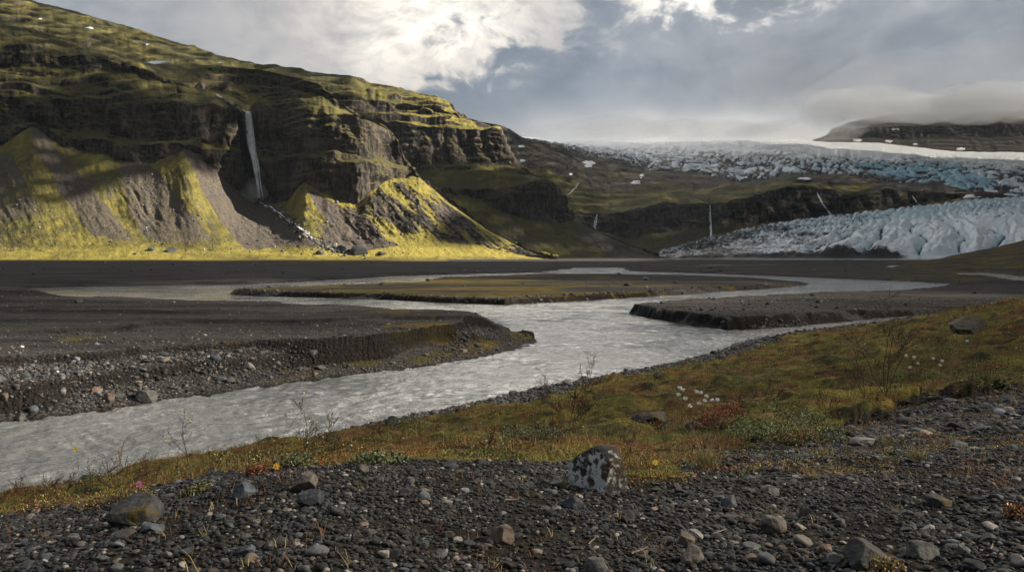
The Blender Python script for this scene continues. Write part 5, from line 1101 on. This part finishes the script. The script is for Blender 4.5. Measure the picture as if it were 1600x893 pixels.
shrub(1352, 622, 62, 'low sprawling leafless shrub left of the tall crooked birch', 1033, 4, .8, .05, lean=(-.7, 0), depth=2)
shrub(660, 682, 36, 'spindly bare twigs above the turf near the low willow bush', 1034, 2, .3, .1)
shrub(1200, 628, 40, 'thin dark leafless shrub in the red heath', 1035, 3, .5, .1)
shrub(985, 702, 44, 'dead-looking dark shrub just right of the lichen boulder', 1036, 3, .5, .05)
shrub(1530, 620, 44, 'dark twiggy shrub on the slope at the far right', 1037, 5, .6, .7)
def copy_tree(o, loc, rz, sc):
    c = o.copy(); COL.objects.link(c); c.location = loc; c.rotation_euler = (0, 0, rz); c.scale = (sc, sc, sc)
    for ch in o.children:
        k = ch.copy(); COL.objects.link(k); k.parent = c
    return c
LOW = 'one of many low dark-twigged shrubs sprinkled over the heath'
protos = [shrub(x_, y_, h_, LOW, 1040 + i, 5, .7, .5, depth=2, lcol=(RUST, OLIVE, RED), group='low dark-twigged shrubs in the heath') for i, (x_, y_, h_) in enumerate([(760, 700, 30), (1160, 640, 26), (1290, 640, 30)])]
rr_ = np.random.default_rng(1050); qx, qD = sample(vegm & (Dg > 8) & (Dg < 30), 42, rr_, 8, 30, 420, 1640, -.3)
for i in range(42):
    x_ = (qx[i] - CX) / F * qD[i]; copy_tree(protos[i % 3], (x_, qD[i], float(bil(Zg, qx[i:i + 1], qD[i:i + 1])[0])), rr_.uniform(0, 6.28), rr_.uniform(.5, 1.2))
def cushion(px, py, wpx, hpx, cols, label, seed, n=900, lsize=.022, name='willow_bush', cat='bush'):
    r = np.random.default_rng(seed); g = on_ground(px, py); W_ = wpx * g[1] / F; H_ = hpx * g[1] / F; root = obj(name, None, label=label, cat=cat, loc=tuple(g))
    a, q = r.uniform(0, 6.28, n), np.sqrt(r.random(n)); lump = 1 + .5 * fbm(np.cos(a) * q * 2.2, np.sin(a) * q * 2.2, seed, 3, seed)
    xx, yy = W_ / 2 * q * np.cos(a), W_ / 2.6 * q * np.sin(a); zb = zat(g[0] + xx, g[1] + yy + W_ * .2) - g[2]
    zz = zb + H_ * np.sqrt(np.maximum(1 - q * q, 0)) * lump * r.uniform(.35, 1.05, n)
    V, f, T = leaves(np.stack([xx, yy + W_ * .2, zz], -1), np.maximum(lsize, .0014 * g[1]) * r.uniform(.6, 1.4, n), pick(r, n, cols, [1] * len(cols), .35), r, .8)
    me = mesh('foliage', V, f); attr(me, 'tint', T); obj('foliage', me, M['leaf'], root)
    paths, rad = [], []
    for k in range(26):
        e = r.integers(0, n); p = np.array([xx[e], yy[e] + W_ * .2, zz[e]]); b = np.array([p[0] * .12, W_ * .2 + (p[1] - W_ * .2) * .12, float(np.median(zb))]); paths.append(np.linspace(b, p, 5) + r.normal(0, .01, (5, 3))); rad.append(np.linspace(.005, .002, 5))
    V, f = tubes(paths, rad, 4); me = mesh('branches', V, f); attr(me, 'tint', np.tile([.06, .045, .035], (len(V), 1))); obj('branches', me, M['bark'], root)
SG = (.105, .135, .075)
cushion(1240, 690, 190, 52, [SG, GREEN, (.15, .17, .09)], 'wide grey-green willow bush spreading along the upper edge of the stony flat', 1101, 3600)
cushion(1130, 672, 90, 40, [RED, RUST, (.20, .05, .04)], 'patch of crimson-leaved bushes below the cotton grass', 1102, 1300, name='heath_bush')
cushion(632, 668, 76, 22, [GREEN, OLIVE, SG], 'low dark green willow bush at the river edge beside a dark stone', 1103, 900)
cushion(1560, 600, 120, 44, [GREEN, OLIVE, (.05, .06, .025)], 'dark green bush on the slope at the right edge', 1104, 1800)
cushion(1410, 600, 110, 26, [G_, OLIVE, SG], 'yellow-green low bush right of the tall crooked birch', 1105, 1300)
cushion(590, 726, 96, 20, [(.16, .17, .11), SG, G_], 'pale silvery herb mat along the top of the gravel crest', 1106, 900, name='herb_mat', cat='herb')
cushion(455, 733, 70, 24, [(.17, .18, .12), SG, G_], 'silvery herbs beneath the tallest slender shrub', 1107, 700, name='herb_mat', cat='herb')
cushion(398, 745, 36, 16, [RED, (.17, .035, .045), OLIVE, RUST], 'cluster of dark red leaves left of the orange-yellow flower', 1108, 300, name='red_herb', cat='herb')
cushion(830, 690, 120, 24, [SG, GREEN, (.13, .14, .10)], 'grey-green heath mat left of the lichen boulder', 1109, 1200, name='herb_mat', cat='herb')
cushion(1480, 560, 130, 30, [SG, OLIVE, RED], 'speckled green and red heath bush below the long flat-backed boulder', 1110, 1300, name='heath_bush')
cushion(1030, 755, 120, 16, [(.12, .115, .03), OLIVE, RUST], 'mossy lip of turf right of the lichen boulder', 1111, 1100, .014, name='moss_cushion', cat='moss')
cushion(1590, 812, 40, 26, [RED, RUST, STRAW], 'tuft of reddish moss at the right edge of the gravel', 1112, 420, .014, name='moss_cushion', cat='moss')
cushion(1385, 895, 70, 18, [RUST, OLIVE, STRAW], 'brownish moss under the biggest dark mossy rock', 1113, 500, .012, name='moss_cushion', cat='moss')
cushion(300, 775, 60, 14, [(.13, .14, .05), OLIVE, SG], 'green herb clump between the half buried stone and the shrubs', 1114, 400, .016, name='herb_mat', cat='herb')
cushion(60, 800, 110, 26, [RUST, OLIVE, STRAW, RED], 'mixed rusty herbs on the bank at the left edge', 1115, 900, .016, name='herb_mat', cat='herb')
cushion(170, 790, 120, 26, [OLIVE, RUST, G_], 'olive herbs under the many-twigged reddish shrub', 1116, 1000, .016, name='herb_mat', cat='herb')
def tuft(px, py, wpx, hpx, label, seed, n=260, cols=(STRAW, OLIVE, (.2, .17, .1)), stalks=8):
    r = np.random.default_rng(seed); g = on_ground(px, py); W_, H_ = wpx * g[1] / F, hpx * g[1] / F; root = obj('grass_tuft', None, label=label, cat='grass tuft', loc=tuple(g))
    x, y = r.normal(0, W_ * .13, n), r.normal(0, W_ * .13, n); V, f4, f3, T = blades(x, y, zat(g[0] + x, g[1] + y) - g[2] - .01, H_ * r.uniform(.3, .75, n), np.full(n, .0032), pick(r, n, cols, [1] * len(cols)), r, .75)
    me = mesh('blades', V, [f4, f3]); attr(me, 'tint', T); obj('blades', me, M['leaf'], root)
    paths, rad = [], []
    for _ in range(stalks):
        a = r.uniform(-.8, .5); t = np.linspace(0, 1, 7)[:, None]; h = H_ * r.uniform(.8, 1.5); paths.append(np.array([[r.normal(0, W_ * .08), r.normal(0, .02), 0]]) + t * np.array([[a * h * .6, r.normal(0, .1) * h, h]]) + t * t * np.array([[a * h * .25, 0, -.08 * h]])); rad.append(np.linspace(.0022, .0011, 7))
    V, f = tubes(paths, rad, 4); me = mesh('stalks', V, f); attr(me, 'tint', np.tile([.27, .21, .13], (len(V), 1))); obj('stalks', me, M['bark'], root)
for i, a in enumerate([(1105,732,72,58,'wispy straw-coloured grass tuft with long stalks at the top of the gravel',300),(1432,720,40,36,'dense grass tuft with a dark base standing alone on the stony flat',220),(1385,697,40,24,'straw tuft just right of the long whitish stone',140),(1288,712,60,26,'thin grass tuft on the mossy patch of the stony flat',130),(1490,690,40,18,'small dry tuft above the flat grey stone',100),(1540,722,40,18,'reddish-tipped low tuft on the right of the stony flat',120),(1580,715,34,16,'short straw tuft by the right edge of the stony flat',100),(1400,802,24,18,'yellow-brown little tuft on the gravel above the biggest mossy rock',70),(1270,748,44,24,'green and straw sprouts on the moss edge right of the pale wedge stone',120),(505,842,14,20,'tiny dry sprig in the middle of the left gravel',24),(320,838,24,20,'little yellow-green sprig below the thin slate-grey slab',50),(152,828,22,22,'yellowish sprig on the gravel left of the half buried stone',50),(545,885,16,24,'tiny straw sprig at the bottom of the picture',26),(880,762,16,18,'bright green sprig at the left foot of the lichen boulder',50)]):
    tuft(*a[:5], 1200 + i, a[5], cols=((.2, .19, .05), (.15, .16, .04)) if i in (10, 11, 13) else (STRAW, OLIVE, (.2, .17, .1)), stalks=8 if i < 2 else 3)
# flowers
def flower(px, py, D, base_py, label, cat, name, col, seed, head=.02, petals=0, fluff=False, group=None, hc=(.45, .3, .05)):
    r = np.random.default_rng(seed); top = unproj(px, py, D); xb = top[0] + r.normal(0, .02); b = np.array([xb, D + .03, float(zat(np.array(xb), np.array(D + .03)))])
    root = obj(name, None, label=label, cat=cat, group=group, loc=tuple(b)); t = np.linspace(0, 1, 8)[:, None]; P = (top - b) * t + np.sin(t * np.pi) * np.array([[r.normal(0, .02), 0, 0]])
    V, f = tubes([P], [np.linspace(.0028, .0018, 8) * max(1, .055 * D * 1.6)], 5); me = mesh('stem', V, f); attr(me, 'tint', np.tile([.13, .12, .05], (len(V), 1))); obj('stem', me, M['bark'], root)
    h = top - b
    if fluff:
        n = 90; d = r.normal(size=(n, 3)); d /= np.linalg.norm(d, axis=1)[:, None]; c = h + d * head * r.uniform(.0, .75, (n, 1)) * [1, 1, .8]
        V, f, T = leaves(c, np.full(n, head * .7), pick(r, n, [col], [1], .06), r, 1.0); me = mesh('seed_head', V, f); attr(me, 'tint', T); obj('seed_head', me, M['fluff'], root)
    else:
        V, Fs, o = [], [], 0; tl = rotz(0, 1.0)
        for k in range(petals):
            a = k / petals * 6.283; ca, sa = math.cos(a), math.sin(a); q = np.array([[.15, -.06, 0], [.6, -.24, .12], [1, 0, .08], [.6, .24, .12], [.15, .06, 0]]) * head
            q = np.stack([q[:, 0] * ca - q[:, 1] * sa, q[:, 0] * sa + q[:, 1] * ca, q[:, 2]], -1) @ np.array([[1, 0, 0], [0, .55, -.83], [0, .83, .55]]).T; V.append(q + h)
        n = petals; V = np.concatenate(V); i = np.arange(n)[:, None] * 5; me = mesh('petals', V, [i + np.array([[0, 1, 3, 4]]), i + np.array([[1, 2, 3]])]); attr(me, 'tint', np.tile(col, (len(V), 1))); obj('petals', me, M['petal'], root)
        v, f = ico(1); me = mesh('flower_eye', v * head * .28 + h, f); attr(me, 'tint', np.tile(hc, (len(v), 1))); obj('flower_eye', me, M['petal'], root)
for i, (px_, py_) in enumerate([(1062,606),(1067,609),(1060,617),(1088,612),(1095,614),(1071,623),(1101,626),(1104,619),(1113,626),(1121,625),(1078,634),(1092,630)]):
    flower(px_, py_, 10.4 + .05 * (i % 5), 690, 'white cotton grass head among the loose bunch above the crimson-leaved bushes', 'cotton grass', 'cotton_grass', (.78, .77, .74), 1300 + i, .032, fluff=True, group='bunch of cotton grass above the crimson bushes')
for i, (px_, py_) in enumerate([(1415,556),(1428,558),(1422,574),(1434,568),(1472,564),(1468,571),(1458,560),(1511,533)]):
    flower(px_, py_, 17.0 + .2 * (i % 4), 600, 'white cotton grass head scattered on the slope right of the tall crooked birch', 'cotton grass', 'cotton_grass', (.74, .73, .70), 1320 + i, .042, fluff=True, group='cotton grass right of the birch shrub')
g = on_ground(217, 772); flower(217, 756, g[1], 772, 'single bright pink flower at the top of the half buried stone', 'flower', 'flower', (.52, .13, .32), 1341, .034, 9, hc=(.3, .1, .15))
g = on_ground(120, 776); flower(119, 701, g[1], 776, 'single yellow flower held high against the dark river', 'flower', 'flower', (.62, .46, .06), 1342, .04, 8)
g = on_ground(432, 738); flower(432, 728, g[1], 738, 'orange-yellow flower in the silvery herbs', 'flower', 'flower', (.66, .38, .03), 1343, .035, 7)
flower(183, 716, on_ground(183, 772)[1], 770, 'pale orange withered flower on a thin stem left of the pink one', 'flower', 'flower', (.45, .24, .10), 1344, .025, 6)
flower(1024, 722, on_ground(1024, 735)[1], 735, 'little yellow flower right above the mossy lip of turf', 'flower', 'flower', (.6, .42, .05), 1345, .03, 7)
r = np.random.default_rng(88)
px, D = sample(vegm, 130, r, 7, 40, 0, 1690, -.4); x = (px - CX) / F * D; n = len(px); k = 5
c = np.repeat(np.stack([x, D, bil(Zg, px, D) + r.uniform(.04, .12, n)], -1), k, 0) + r.normal(0, .006, (n * k, 3))
V, f, T = leaves(c, np.repeat(np.maximum(.014, .0011 * D), k) * r.uniform(.7, 1.2, n * k), np.repeat(pick(r, n, [(.7, .7, .68), (.6, .42, .05), (.5, .14, .06)], [.6, .25, .15], .1), k, 0), r, 1.0)
me = mesh('tiny_blossoms', V, f); attr(me, 'tint', T); obj('tiny_blossoms', me, M['petal'], kind='stuff')
